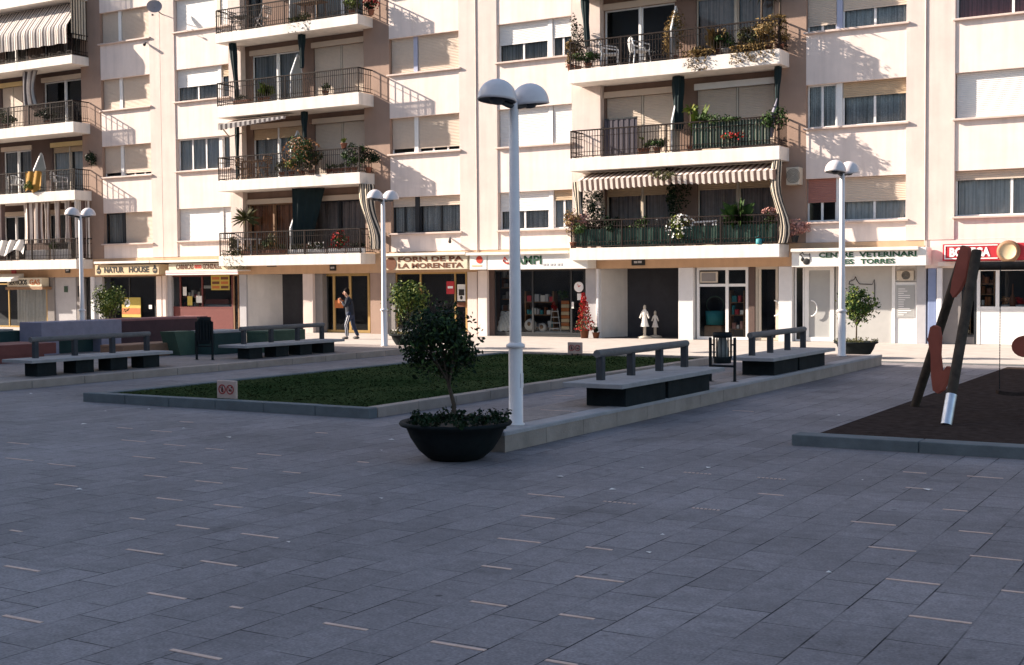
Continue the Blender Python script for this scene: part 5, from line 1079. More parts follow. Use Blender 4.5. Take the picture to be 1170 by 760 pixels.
shelf('shelf of bottles and jars in the wine shop window left pane', 1119, 1136, 38.7, (1.12, 1.45, 1.75), ['ink_brown', 'sign_tan', 'block_green', 'cloth_white', 'curtain_rust'])
shelf('dark shelf at the back of the wine shop, right pane', 1142, 1180, 40.2, (0.9, 1.3, 1.7), ['ink_brown', 'block_green', 'frame_dark', 'wood_mid'])
shelf('shelf of goods behind the white framed shop door, with red things', 834, 850, 38.6, (0.35, 0.8, 1.2), ['sign_red', 'petal_pink', 'cloth_white', 'cloth_teal'])
ct = thing('meat_counter', 'white chilled counter with a price rail behind the butcher window', 'shop counter', (X_(247), 38.7, 0.04)); a, c = X_(232, 38.6), X_(263, 38.6)
MB().cbox(a, c, 38.55, 39.2, 0.05, 1.08, 0.02).build('counter_body', 'shutter_white', ct); MB().cbox(a, c, 38.5, 38.9, 1.75, 1.87, 0.02).build('price_rail', 'sign_white', ct); MB().box(a+0.1, c-0.1, 38.6, 39.0, 1.1, 1.3).build('meat', 'frame_red', ct)
bd = thing('bedding_bale', 'white quilted bedding in the clothes shop window, left of the street lamp', 'bedding', (X_(577, 38.5), 38.5, 0.2)); a, c = X_(568, 38.45), X_(586, 38.45)
cloth('cloth', 'cloth_white', bd, lambda u, v: (a+(c-a)*u, 38.36+0.35*(1-v)+0.03*math.sin(u*30)*math.sin(v*25), 0.2+0.68*(1-v)**0.7+0.02*math.sin(u*17)), 40, 24)
for px, lab in ((606, 'round white patterned cushion right of the street lamp in the clothes shop window'), (620, 'small pale toy beside the patterned cushion')):
    x = X_(px, 38.5); r = thing('cushion', lab, 'cushion', (x, 38.5, 0.2)); MB().blob((x, 38.5, 0.42 if px == 606 else 0.34), 0.24 if px == 606 else 0.15, 0.12, 0.22 if px == 606 else 0.15, 0, 14, 10).blob((x, 38.40, 0.46 if px == 606 else 0.36), 0.08, 0.04, 0.08, 1, 8, 6).build('cover', ['cloth_white', 'wood_mid'], r)
tw = thing('drawer_tower', 'tall striped stack of red and gold drawers in the clothes shop window', 'drawer tower', (X_(646, 38.5), 38.5, 0.2)); a, c = X_(641.5, 38.45), X_(650.5, 38.45)
for k in range(8): MB().cbox(a, c, 38.42, 38.62, 0.28+0.125*k, 0.28+0.125*(k+1)-0.01, 0.008).build('drawer', 'poster_orange' if k % 2 else 'sign_tan', tw)
MB().cbox(X_(610, 38.4), X_(651, 38.4), 38.36, 38.9, 0.06, 0.2, 0.01).build('plinth', 'cloth_white', tw)
plant(644, 340, 'green wreath of leaves on top of the striped drawer stack', 'bush', 0.26, 0.4, z=1.28, leaf='leaf_mid', pot=None, n=160, Y=38.5, group='shop plants'); plant(633, 342, 'small red flowering plant on a stand in the clothes shop window', 'bush', 0.13, 0.25, z=0.95, leaf='petal_red', pot=None, n=70, Y=38.45, group='shop plants')
ws = thing('wire_stand', 'white wire plant stand in the clothes shop window', 'plant stand', (X_(634, 38.5), 38.5, 0.2)); m = MB(); x = X_(634, 38.5)
for k in range(4):
    z = 0.3+0.2*k; rr = 0.22-0.03*k; m.tube([(x+rr*math.cos(t), 38.5+rr*0.6*math.sin(t), z) for t in [i*math.pi/6 for i in range(13)]], 0.012, 5)
for sx in (-1, 1): m.tube([(x+sx*0.22, 38.5, 0.2), (x+sx*0.1, 38.5, 1.0)], 0.012, 5)
m.build('wire_frame', 'plastic_white', ws)
# red pointed plant on the pavement
rp_ = at(668, 386, 37.75); x = rp_.x
t = thing('poinsettia_cone', 'tall cone of red leaves in a brown pot outside the clothes shop door', 'potted plant', (x, 37.75, 0.03)); MB().lathe([(0, 0), (0.12, 0), (0.15, 0.24), (0.17, 0.24), (0.17, 0.29), (0, 0.27)], (x, 37.75, 0.03), 14).build('pot', 'ink_brown', t)
m = MB()
for k in range(900): v = PR.random()**1.4; rr = 0.36*(1-v)+0.05; a = PR.uniform(0, 6.283); m.leaf((x+rr*PR.random()**0.5*math.cos(a)-0.08*v+0.03, 37.75+rr*0.7*PR.random()**0.5*math.sin(a), 0.3+1.25*v), 0.075, PR, 0 if PR.random() < 0.35+0.75*v else 1, 0.6)
m.build('foliage', ['petal_red', 'leaf_olive'], t)
plant(681, 384, 'dark low pot plant right of the red leaved cone', 'bush', 0.12, 0.18, z=0.03, leaf='leaf_dark', pot='ink_brown', n=70, Y=37.8, group='shop plants')
# children's dresses in the passage
def dress(px, Y, z0, h, label, stand=True):
    x = ax(px, 360, Y); r = thing('dress_stand', label, 'dress stand', (x, Y, 0.03)); zb = z0
    MB().lathe([(0.26*h, 0), (0.22*h, 0.10*h), (0.11*h, 0.5*h), (0.10*h, 0.62*h), (0.15*h, 0.80*h), (0.05*h, 0.97*h), (0.02, h)], (x, Y, zb), 14, 0, True, None, 1, 0.7).tube([(x-0.12*h, Y, zb+0.8*h), (x-0.26*h, Y, zb+0.45*h)], [0.06*h, 0.045*h], 7).tube([(x+0.12*h, Y, zb+0.8*h), (x+0.26*h, Y, zb+0.45*h)], [0.06*h, 0.045*h], 7).build('dress', 'cloth_white', r)
    MB().tube([(x, Y, 0.05), (x, Y, zb+0.1)], 0.05 if stand else 0.03, 8).lathe([(0, 0), (0.24, 0), (0.22, 0.05), (0.06, 0.09), (0, 0.09)], (x, Y, 0.035), 16).build('stand', 'frame_beige', r); MB().blob((x, Y, zb+h*1.02), 0.05, 0.05, 0.09).build('knob', 'frame_beige', r)
dress(736.5, 38.35, 0.42, 0.62, 'white child dress on a stand in the dark passage, nearer and taller one'); dress(748.5, 38.9, 0.38, 0.46, 'smaller white dress right of the taller one in the dark passage')
bk = thing('basket', 'teal wire basket behind the white framed shop door', 'basket', (X_(817, 38.8), 38.8, 0.7)); x = X_(817, 38.8); MB().lathe([(0.0, 0.45), (0.28, 0.45), (0.32, 0.9), (0.29, 0.9), (0.26, 0.48)], (x, 38.8, 0.04), 18).build('basket_body', 'cloth_teal', bk); MB().tube([(x+0.3*math.cos(t), 38.8, 1.15+0.26*math.sin(t)) for t in [i*math.pi/10 for i in range(21)]], 0.02, 6).build('handle', 'block_green', bk); MB().cbox(x-0.3, x+0.3, 38.6, 39.0, 0.04, 0.47, 0.02).build('stand', 'wood_mid', bk)
br = thing('bottle_rack', 'tall brown rack of bottles inside the wine shop, behind the swing leg', 'bottle rack', (X_(1106, 38.4), 38.4, 0.3)); a, c = X_(1103, 38.4), X_(1109.5, 38.4); MB().box(a, a+0.02, 38.36, 38.6, 0.3, 1.25).box(c-0.02, c, 38.36, 38.6, 0.3, 1.25).build('frame', 'wood_mid', br)
for k in range(5): MB().tube([(a+0.04, 38.42, 0.4+0.18*k), (c-0.04, 38.42, 0.4+0.18*k)], [0.05, 0.045], 8).build('bottle', 'sign_tan', br)
for px, lab, lf in ((1149, 'red potted plant on the wine shop counter, left one', 'petal_orange'), (1166, 'red potted plant on the wine shop counter at the photo\'s right edge', 'petal_red')): plant(px, 348, lab, 'bush', 0.15, 0.25, z=az(1140, 354, 38.4), leaf=lf, pot='pot_white', n=80, Y=38.45, ph=0.14, group='shop plants')
bt = thing('tall_bottle', 'tall dark bottle with a long neck on the wine shop counter', 'bottle', (X_(1157, 38.45), 38.45, az(1140, 354, 38.45))); MB().lathe([(0, 0), (0.09, 0), (0.10, 0.25), (0.07, 0.36), (0.025, 0.45), (0.02, 0.72), (0.03, 0.73), (0, 0.74)], (X_(1157, 38.45), 38.45, az(1140, 354, 38.45)), 12).build('glass_body', 'ink_brown', bt)
# ------------------------------------------------------------------ street lamps
def street_lamp(loc, label):
    r = thing('street_lamp', label, 'street lamp', loc, 'twin dome street lamps'); x, y, z = loc; H = 3.72
    MB().lathe([(0.0, 0), (0.105, 0), (0.105, 0.02), (0.085, 0.03), (0.085, 0.93)], loc, 20).build('base', 'lamp_paint', r)
    MB().lathe([(0.085, 0.92), (0.112, 0.925), (0.112, 0.96), (0.07, 0.985)], loc, 20).build('collar', 'lamp_paint', r)
    MB().lathe([(0.072, 0.96), (0.056, H), (0.048, H+0.01), (0.045, H+0.13), (0.0, H+0.14)], loc, 18).build('pole', 'lamp_paint', r)
    MB().box(x+0.052, x+0.088, y-0.03, y+0.03, z+0.45, z+0.62).build('hatch', 'lamp_paint', r)
    d = Vector((-0.30, -0.95, 0)).normalized()
    for s in (-1, 1):
        c = Vector((x, y, z+H+0.12))+d*s*0.26; rr = 0.228; tl = Vector((-d.x*s*0.10, -d.y*s*0.10, 1)).normalized()
        if s < 0: c.z -= 0.0
        MB().tube([(x, y, z+H+0.05), Vector((x, y, z+H+0.06))+d*s*0.1, c+Vector((0, 0, -0.02))], [0.04, 0.035, 0.03], 8).build('arm', 'lamp_dark', r)
        R = tl
        dm = MB().lathe([(rr*math.sin(a), rr*0.98*math.cos(a)) for a in [math.pi/2*i/8 for i in range(9)]]+[(rr+0.004, -0.03), (rr-0.01, -0.032)], c, 28, 0, True, R).build('dome', 'lamp_dome', r)
        MB().lathe([(rr-0.006, -0.028), (rr*0.6, -0.012), (0.0, -0.01)], c, 28, 0, True, R).lathe([(0.0, -0.075), (0.05, -0.07), (0.09, -0.03), (0.09, -0.012)], c, 16, 0, True, R).build('lamp_glass', 'lamp_dark', dm).parent = r
    return r
lamp = street_lamp((-7.66, 12.97, PZ), 'tall white twin dome street lamp nearest the camera, at the platform corner by the bowl')
for o in [o for o in lamp.children if o.name.startswith('lamp_glass')]: o.location = (0, 0, 0)
dup(lamp, (-21.35, 28.9, LZ), 'white twin dome street lamp standing between the person and the bakery', (1.03, 1.03, 1.08))
dup(lamp, (-32.2, 27.6, LZ), 'white twin dome street lamp behind the lilac painted block', (1.0, 1.0, 1.04))
dup(lamp, (-8.07, 27.85, PZ), 'white twin dome street lamp in front of the clinic sign', (1.0, 1.0, 1.06))
# ------------------------------------------------------------------ benches
def bench(loc, label, L=3.72, wd=0.9, legs=((0.3, 1.62), (1.72, 3.3)), h=0.33, posts=(0.57, 1.55, 2.55, 3.52), railh=0.37, lw=0.60):
    x, y, z = loc; r = thing('bench', label, 'bench', loc, 'long concrete benches with a timber rail')
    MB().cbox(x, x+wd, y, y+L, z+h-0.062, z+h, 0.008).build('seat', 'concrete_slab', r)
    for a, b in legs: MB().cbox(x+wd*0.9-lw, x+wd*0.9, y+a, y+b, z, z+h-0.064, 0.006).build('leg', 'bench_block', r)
    px = x+wd*0.33
    for p in posts: MB().cbox(px-0.05, px+0.05, y+p-0.05, y+p+0.05, z+h, z+h+railh-0.03, 0.008).build('post', 'wood_grey', r)
    MB().tube([(px, y+posts[0]-0.12, z+h+railh), (px, y+posts[-1]+0.08, z+h+railh)], 0.055, 10).build('backrest', 'wood_rail', r)
    return r
b1 = bench((-8.24, 15.2, PZ), 'grey slab bench with timber rail nearest the camera, right of the grass')
b2 = dup(b1, (-8.32, 21.45, PZ), 'grey slab bench with timber rail in front of the clinic lamp, beyond the bin')
LLEG = ((0.2, 0.66), (1.14, 1.6), (2.04, 2.5), (2.94, 3.4))
bench((-21.55, 16.45, LZ), 'long slab bench with timber rail in front of the lilac block', L=3.72, legs=LLEG, lw=0.38)
bench((-21.55, 22.5, LZ), 'slab bench with timber rail left of the walking person', L=3.72, legs=LLEG, lw=0.38)
bench((-29.6, 18.2, LZ+0.30), 'bench rail end showing above the dark block at the photo\'s left edge', L=4.1)
# ------------------------------------------------------------------ bins
def bin_(loc, label, rot=0.0, H=0.86, wd=0.42, filled=True):
    x, y, z = loc; r = thing('litter_bin', label, 'litter bin', loc, 'framed litter bins'); a = Vector((math.cos(rot), math.sin(rot), 0)); c = Vector(loc)
    f = MB()
    for s in (-1, 1): f.bar(c+a*s*wd/2, c+a*s*wd/2+Vector((0, 0, H*0.86)), 0.04); f.disc(c+a*s*wd/2+Vector((0, 0, 0.004)), 0.07, (0, 0, 1), 10)
    f.bar(c-a*wd/2+Vector((0, 0, H*0.30)), c+a*wd/2+Vector((0, 0, H*0.30)), 0.035); f.build('frame', 'bin_metal', r)
    b = MB(); k = c+Vector((0, 0, H*0.36))
    b.lathe([(0.0, 0.0), (wd*0.34, 0.0), (wd*0.36, 0.10), (wd*0.36, 0.105)], k, 20); b.lathe([(wd*0.37, H*0.50), (wd*0.38, H*0.50), (wd*0.38, H*0.60), (wd*0.37, H*0.60)], k, 20)
    for i in range(14): t = 2*math.pi*i/14; p = k+Vector((wd*0.36*math.cos(t), wd*0.36*math.sin(t), 0)); b.bar(p+Vector((0, 0, 0.08)), p+Vector((0, 0, H*0.52)), 0.012 if filled else 0.035)
    for s in (-1, 1): b.bar(c+a*s*wd*0.37+Vector((0, 0, H*0.72)), c+a*s*wd/2+Vector((0, 0, H*0.72)), 0.025)
    b.build('basket', 'bin_metal', r)
    if filled: MB().lathe([(0.0, 0.02), (wd*0.27, 0.02), (wd*0.25, H*0.25), (wd*0.16, H*0.48), (wd*0.2, H*0.52)], k, 14).build('liner', 'bin_bag', r)
bin_((-7.86, 20.15, PZ), 'dark framed litter bin with a pale liner between the two right hand benches', 0.1)
bin_((-21.6, 22.1, LZ), 'dark litter bin in front of the painted blocks, between the left benches', 0.25, H=1.05, wd=0.42, filled=False)
# ------------------------------------------------------------------ bowls and trees
def bowl(loc, label, R, h, matn='pot_black', low='leaf_dark', n=900, fl=None, seed=1):
    x, y, z = loc; r = thing('planter_bowl', label, 'planter', loc, 'round planter bowls'); rg = random.Random(seed)
    MB().lathe([(0, 0), (R*0.42, 0), (R*0.50, h*0.05), (R*0.66, h*0.26), (R*0.80, h*0.58), (R*0.87, h*0.84), (R*0.98, h*0.90), (R, h*0.95), (R*0.98, h), (R*0.84, h*0.97), (R*0.80, h*0.85), (0, h*0.86)], loc, 40).build('bowl', matn, r)
    MB().lathe([(0, h*0.89), (R*0.6, h*0.885), (R*0.80, h*0.86)], loc, 24).build('soil', 'soil', r)
    m = MB()
    for i in range(26):
        a = rg.uniform(0, 6.283); q = R*0.90*rg.random()**0.5; m.crown((x+q*math.cos(a), y+q*math.sin(a), z+h+R*0.05), R*0.19, R*0.19, R*rg.uniform(0.11, 0.22), n//26, R*0.075, rg, (0,), 3, 0.6)
    m.build('low_plants', low, r)
    if fl:
        f = MB()
        for k in range(60): a = rg.uniform(0, 6.283); q = R*0.85*rg.random()**0.5; f.leaf((x+q*math.cos(a), y+q*math.sin(a), z+h+R*rg.uniform(0.1, 0.25)), 0.06, rg, 0, 0.9)
        f.build('blossoms', fl, r)
def tree(loc, label, stem, rx, rz, n, leafs, size, seed, offs=(0, 0, 0), sr=0.035, clumps=16):
    x, y, z = loc; r = thing('small_tree', label, 'tree', loc, 'clipped ball trees'); rg = random.Random(seed); ox, oy, oz = offs; ct = Vector((x+ox, y+oy, z+stem+rz*0.92+oz))
    t = MB(); t.tube([(x, y, z), (x+0.01, y, z+stem*0.5), (x+ox*0.4, y+oy*0.4, z+stem), ct], [sr, sr*0.85, sr*0.75, sr*0.3], 8)
    for k in range(9):
        d = Vector((rg.gauss(0, 1), rg.gauss(0, 1), rg.uniform(0.1, 1))).normalized(); b = Vector((x+ox*0.4, y+oy*0.4, z+stem*rg.uniform(0.95, 1.15))); e = ct+Vector((d.x*rx*0.8, d.y*rx*0.8, d.z*rz*0.7))
        t.tube([b, b.lerp(e, 0.5)+Vector((0, 0, 0.04)), e], [sr*0.5, sr*0.3, sr*0.1], 5)
    t.build('trunk', 'bark', r); m = MB(); m.crown(ct, rx, rx, rz, n, size, rg, tuple(range(len(leafs))), clumps, 0.5, 0.18)
    for k in range(n//14):                                  # stray shoots at the outline
        d = Vector((rg.gauss(0, 1), rg.gauss(0, 1), rg.gauss(0, 1))).normalized(); p = ct+Vector((d.x*rx, d.y*rx, d.z*rz))*rg.uniform(0.9, 1.13); m.leaf(p, size, rg, rg.randrange(len(leafs)), 0.5)
    m.build('crown', leafs, r)
bowl((-7.66, 11.66, 0.002), 'large black planter bowl at the foot of the nearest street lamp', 0.625, 0.42, n=1500, seed=2)
tree((-7.74, 11.74, 0.36), 'dark bushy ball tree growing in the nearest black bowl', 0.44, 0.44, 0.455, 4600, ['leaf_dark', 'leaf_dark', 'leaf_dark', 'leaf_mid'], 0.058, 5, offs=(-0.14, 0.0, 0.04), sr=0.028, clumps=15)
bowl((-21.4, 30.2, 0.03), 'black bowl of low plants in the sun in front of the bakery', 0.62, 0.42, low='leaf_olive', n=700, fl='petal_white', seed=4)
tree((-21.4, 30.2, 0.4), 'sunlit yellow green ball tree in front of the bakery window', 0.35, 0.68, 0.62, 2000, ['leaf_light', 'leaf_light', 'leaf_mid'], 0.11, 8, offs=(-0.1, 0, 0.05), clumps=20)
bowl((-8.55, 30.7, 0.032), 'black bowl of low plants in front of the clinic wall', 0.53, 0.40, low='leaf_olive', n=600, seed=6)
tree((-8.55, 30.7, 0.4), 'sunlit ball tree on a thin stem in front of the clinic wall', 0.40, 0.50, 0.50, 1500, ['leaf_mid', 'leaf_light', 'leaf_mid'], 0.085, 12, sr=0.022, offs=(0.03, 0, 0.02))
bowl((-34.6, 30.9, 0.03), 'black bowl hidden behind the lilac block, holding the far left tree', 0.6, 0.42, low='leaf_olive', n=300, seed=9)
tree((-34.6, 30.9, 0.4), 'sunlit ball tree in front of the shop window with the yellow poster', 0.30, 0.60, 0.66, 1700, ['leaf_light', 'leaf_mid', 'leaf_light'], 0.10, 14)
# ------------------------------------------------------------------ painted blocks on the left platform
def blk(name, label, x0, x1, y0, y1, h, top, side, z=LZ, cut=None, cap=0.06):
    r = thing(name, label, 'painted block', ((x0+x1)/2, y0, z)); 
    MB().cbox(x0, x1, y0, y1, z+h-cap, z+h, 0.012).build('top', top, r)
    if cut:
        for a, b in cut: MB().box(x0+0.01, x1-0.01, y0+a, y0+b, z, z+h-cap-0.002).build('support', side, r)
    else: MB().box(x0+0.008, x1-0.008, y0+0.008, y1-0.008, z, z+h-cap-0.002).build('body', side, r)
    return r
r = blk('painted_table', 'long lilac blue painted table block behind the left bench', -27.7, -26.85, 21.7, 24.35, 0.84, 'block_blue', 'block_blue', cut=((0.0, 0.55), (1.95, 2.63)), cap=0.36); MB().box(-27.5, -27.2, 22.2, 23.7, LZ, LZ+0.47).build('inner_wall', 'block_teal', r)
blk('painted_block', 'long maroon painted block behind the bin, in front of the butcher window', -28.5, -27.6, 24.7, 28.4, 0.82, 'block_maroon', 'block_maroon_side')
blk('painted_block', 'low orange painted block at the far end of the left bench', -24.6, -23.8, 21.6, 23.55, 0.32, 'block_orange', 'block_orange')
r = thing('painted_wedge', 'small dark green slanted block beside the litter bin', 'painted block', (-23.5, 23.7, LZ)); MB().prism([(-23.45, 22.95, LZ+0.6), (-23.45, 23.15, LZ), (-23.45, 23.65, LZ), (-23.45, 23.65, LZ+0.6)], (-0.5, 0, 0)).build('body', 'block_green', r)
blk('painted_block', 'long low teal green block with a grey top, behind the person\'s bench', -23.7, -22.85, 23.75, 24.9, 0.6, 'concrete_slab', 'block_teal')
blk('painted_block', 'pale green low block stepping out beside the teal green block', -22.9, -22.2, 24.95, 26.5, 0.56, 'block_green', 'block_green')
blk('painted_block', 'low terracotta red block with a grey top at the photo\'s left edge', -26.2, -24.9, 17.6, 20.55, 0.42, 'block_red', 'block_red', cut=((0.4, 2.6),), cap=0.26)
blk('painted_block', 'dark teal block at the photo\'s left edge under the bench rail', -28.6, -27.75, 18.4, 21.9, 0.62, 'block_teal', 'block_teal')
# ------------------------------------------------------------------ small signs on the grass
def gsign(loc, label):
    x, y, z = loc; r = thing('lawn_sign', label, 'sign', loc, 'small lawn signs'); w_, h = 0.18, 0.28; MB().cbox(x-w_*1.12, x+w_*1.12, y, y+0.05, z+0.03, z+0.03+h, 0.01).build('plate', 'sign_pale', r)
    e = MB()
    for s in (-1, 1):
        cx, cz = x+s*0.083, z+0.03+h*0.5; e.lathe([(0.058, 0.0), (0.058, 0.006), (0.078, 0.006), (0.078, 0.0)], (cx, y, cz), 20, 0, False, Vector((0, -1, 0))); e.bar((cx-0.045, y-0.004, cz+0.045), (cx+0.045, y-0.004, cz-0.045), 0.014, 0.006)
        e.blob((cx, y-0.001, cz-0.012), 0.026 if s < 0 else 0.035, 0.003, 0.036 if s < 0 else 0.02, 1); e.blob((cx+(0.0 if s < 0 else 0.03), y-0.001, cz+0.034), 0.014, 0.003, 0.014, 1)
    e.build('ban_symbols', ['ring_red', 'ink_black'], r)
    MB().box(x-0.1, x-0.06, y+0.015, y+0.035, z-0.05, z+0.05).box(x+0.06, x+0.1, y+0.015, y+0.035, z-0.05, z+0.05).build('stakes', 'frame_dark', r)
gsign((-14.0, 14.78, 0.12), 'small two circle prohibition sign on the front edge of the grass'); gsign((-14.72, 27.8, 0.12), 'small two circle prohibition sign at the far edge of the grass by the shops')
# ------------------------------------------------------------------ swing
sw = thing('swing', 'timber A frame swing with red panels on the dark rubber ground', 'swing', (-3.6, 18.4, 0.02))
fa, fb = Vector((-4.54, 19.5, 0.02)), Vector((-3.61, 17.25, 0.02)); Yc = 18.4
ap = at(1107, 290, Yc); bdir = Vector((0.93, 0.37, 0)).normalized(); ta = at(1103, 283, 18.55); tb = at(1116, 287, 18.25)
MB().tube([fa, ta], 0.068, 12).build('leg', 'swing_wood', sw); fm = fb+(tb-fb)*0.16
MB().tube([fm, tb], 0.068, 12).build('leg', 'swing_wood', sw); MB().tube([fb, fm+(tb-fb).normalized()*0.02], 0.072, 14).build('steel_foot', 'steel', sw)
MB().tube([at(1112, 304, Yc), at(1112, 304, Yc)+bdir*3.6], 0.06, 10).build('beam', 'swing_wood', sw)
def plate(pxs, Y, th, name, off=Vector((0, 0, 0))):
    P = [at(px, py, Y)+off for px, py in pxs]; n = Vector((-0.93, -0.37, 0))*th
    MB().prism(P, n).build(name, 'swing_red', sw)
import math as _m
plate([(1101, 282.5), (1106, 281), (1110, 284), (1109, 300), (1106, 318), (1099, 332), (1092, 340), (1089, 334), (1091, 320), (1096, 300)], 18.2, 0.04, 'red_panel')
plate([(1066, 374), (1070, 371.5), (1075, 374), (1077, 385), (1076, 405), (1078, 424), (1080, 425), (1085, 418.5), (1088, 420), (1087, 431), (1080, 446), (1074, 449.5), (1069, 446), (1067, 430), (1066.5, 405), (1063, 388)], 18.1, 0.04, 'red_panel')
pt = at(1112, 304, Yc); s0 = at(1142, 446, Yc); sx = Vector((s0.x, Yc+0.12, s0.z))
for q in (0, 0.44):
    m = MB()
    o = bdir*q; top = Vector((s0.x, s0.y, pt.z))+o
    for k in range(46): p = Vector((s0.x, s0.y, s0.z+0.02))+o; z0 = p.z+(pt.z-p.z)*k/46; m.tube([(p.x, p.y, z0), (p.x, p.y, z0+(pt.z-p.z)/46*0.9)], 0.008, 4)
    m.build('chain', 'bin_metal', sw)
st_ = [s0+bdir*(0.5*i/8-0.03)+Vector((0, 0, -0.02*math.sin(math.pi*i/8))) for i in range(9)]; sd = Vector((-0.37, 0.93, 0))*0.09
mm = MB()
for i in range(8):
    a, b = st_[i], st_[i+1]; u = Vector((0, 0, 0.05)); mm.mesh([a-sd, a+sd, b+sd, b-sd, a-sd-u, a+sd-u, b+sd-u, b-sd-u], [(0,1,2,3),(7,6,5,4),(0,3,7,4),(1,5,6,2),(0,4,5,1),(3,2,6,7)])
mm.build('seat', 'rubber', sw)
rr = thing('spring_rider', 'red rounded panel of a playground rider cut by the photo\'s right edge', 'playground rider', (-2.6, 20.2, 0.02)); pc = at(1171, 396, 19.2)
MB().prism([pc+Vector((0.20*math.cos(t)*0.9, 0, 0.155*math.sin(t))) for t in [2*math.pi*i/18 for i in range(18)]], (0, 0.04, 0)).build('panel', 'swing_red', rr)
MB().tube([pc+Vector((0.14, 0.02, -0.1)), (pc.x+0.3, pc.y+0.02, 0.5), (pc.x+0.3, pc.y+0.02, 0.02)], 0.05, 8).build('post', 'swing_wood', rr)
# ------------------------------------------------------------------ walking person
def skin_mesh(name, chains, matn, parent, sub=2):
    """chains: lists of (point, radius); the first point of a later chain may equal a point of an earlier one"""
    vs = []; es = []; rs = []
    def idx(p, r):
        for i, q in enumerate(vs):
            if (q-p).length < 1e-5: return i
        vs.append(p); rs.append(r); return len(vs)-1
    for ch in chains:
        pv = None
        for p, r in ch:
            i = idx(Vector(p), r)
            if pv is not None: es.append((pv, i))
            pv = i
    me = bpy.data.meshes.new(name); off = wloc(parent); me.from_pydata([v-off for v in vs], es, []); o = bpy.data.objects.new(name, me); COL.objects.link(o)
    o.modifiers.new('skin', 'SKIN'); o.modifiers.new('sub', 'SUBSURF').levels = sub; o.modifiers['sub'].render_levels = sub
    for i, sv in enumerate(me.skin_vertices[0].data): sv.radius = (rs[i] if not isinstance(rs[i], tuple) else rs[i][0], rs[i] if not isinstance(rs[i], tuple) else rs[i][1]); sv.use_root = (i == 0)
    bpy.context.view_layer.update(); dg = bpy.context.evaluated_depsgraph_get(); m2 = bpy.data.meshes.new_from_object(o.evaluated_get(dg)); bpy.data.objects.remove(o)
    m2.materials.clear(); m2.materials.append(MATS[matn]); m2.polygons.foreach_set('use_smooth', [True]*len(m2.polygons)); o = bpy.data.objects.new(name, m2); COL.objects.link(o); o.parent = parent; return o
pb = gz(401.5, 387.5, 0.03); pe = thing('person', 'person in a dark tracksuit with pale leg stripes walking, hands raised to the face', 'person', pb)
fw = Vector((-0.86, -0.51, 0)); sdv = Vector((-0.51, 0.86, 0))      # walking to the left of the picture; sdv = away from the camera
def PP(f, s, z): return pb+fw*f+sdv*s+Vector((0, 0, z-0.0))
hip = PP(0.02, 0, 0.90); ch = PP(0.05, 0, 1.27); nk = PP(0.10, 0, 1.42)
# body: head, neck, hands and forearms in one skin
def body_arm(s, hand):
    sh = PP(0.06, s*0.17, 1.36); el = PP(0.16, s*0.24, 1.10); wr = PP(0.30, s*0.10, 1.27); return sh, el, wr
sh1, el1, wr1 = body_arm(1, 0); sh2, el2, wr2 = body_arm(-1, 0)
kn_f, an_f = PP(0.16, -0.08, 0.49), PP(0.13, -0.08, 0.09); kn_b, an_b = PP(-0.05, 0.08, 0.48), PP(-0.22, 0.08, 0.11)
head = [(nk, 0.055), (PP(0.13, 0, 1.47), 0.055), (PP(0.16, 0, 1.535), (0.082, 0.085)), (PP(0.17, 0, 1.60), (0.078, 0.09)), (PP(0.165, 0, 1.66), (0.055, 0.06))]
fing = []
for wr, s in ((wr1, 1), (wr2, -1)):
    k = wr+fw*0.06+Vector((0, 0, 0.05))
    for j in range(4): fing.append([(k, 0.024), (k+sdv*(j-1.5)*0.019+fw*0.03+Vector((0, 0, 0.035)), 0.011), (k+sdv*(j-1.5)*0.020+fw*0.022+Vector((0, 0, 0.07-abs(j-1.5)*0.006)), 0.009), (k+sdv*(j-1.5)*0.018+fw*0.0+Vector((0, 0, 0.09-abs(j-1.5)*0.006)), 0.007)])
    fing.append([(k, 0.024), (k-sdv*s*0.035+Vector((0, 0, 0.02)), 0.012), (k-sdv*s*0.04+Vector((0, 0, 0.05))-fw*0.01, 0.009)])
chains = [[(hip, (0.09, 0.08)), (PP(0.03, 0, 1.08), (0.09, 0.08)), (ch, (0.12, 0.09))]+head, [(ch, (0.14, 0.10)), (sh1, 0.055), (el1, 0.043), (wr1, 0.03), (wr1+fw*0.06+Vector((0, 0, 0.05)), 0.024)], [(ch, (0.14, 0.10)), (sh2, 0.055), (el2, 0.043), (wr2, 0.03), (wr2+fw*0.06+Vector((0, 0, 0.05)), 0.024)],
          [(hip, (0.13, 0.10)), (PP(0.05, -0.09, 0.82), 0.085), (kn_f, 0.055), (an_f, 0.038), (an_f+fw*0.12+Vector((0, 0, -0.05)), 0.03)], [(hip, (0.13, 0.10)), (PP(-0.01, 0.09, 0.82), 0.085), (kn_b, 0.055), (an_b, 0.038), (an_b+fw*0.12+Vector((0, 0, -0.07)), 0.03)]]+fing
skin_mesh('body', chains, 'skin', pe)
skin_mesh('jacket', [[(PP(0.04, 0, 0.78), (0.17, 0.15)), (PP(0.04, 0, 0.88), (0.18, 0.155)), (PP(0.04, 0, 1.06), (0.165, 0.135)), (ch, (0.175, 0.13)), (PP(0.09, 0, 1.40), 0.085), (PP(0.10, 0, 1.44), 0.07)], [(ch, (0.175, 0.13)), (sh1, 0.078), (el1, 0.066), (wr1-fw*0.02, 0.048)], [(ch, (0.175, 0.13)), (sh2, 0.078), (el2, 0.066), (wr2-fw*0.02, 0.048)]], 'track_navy', pe)
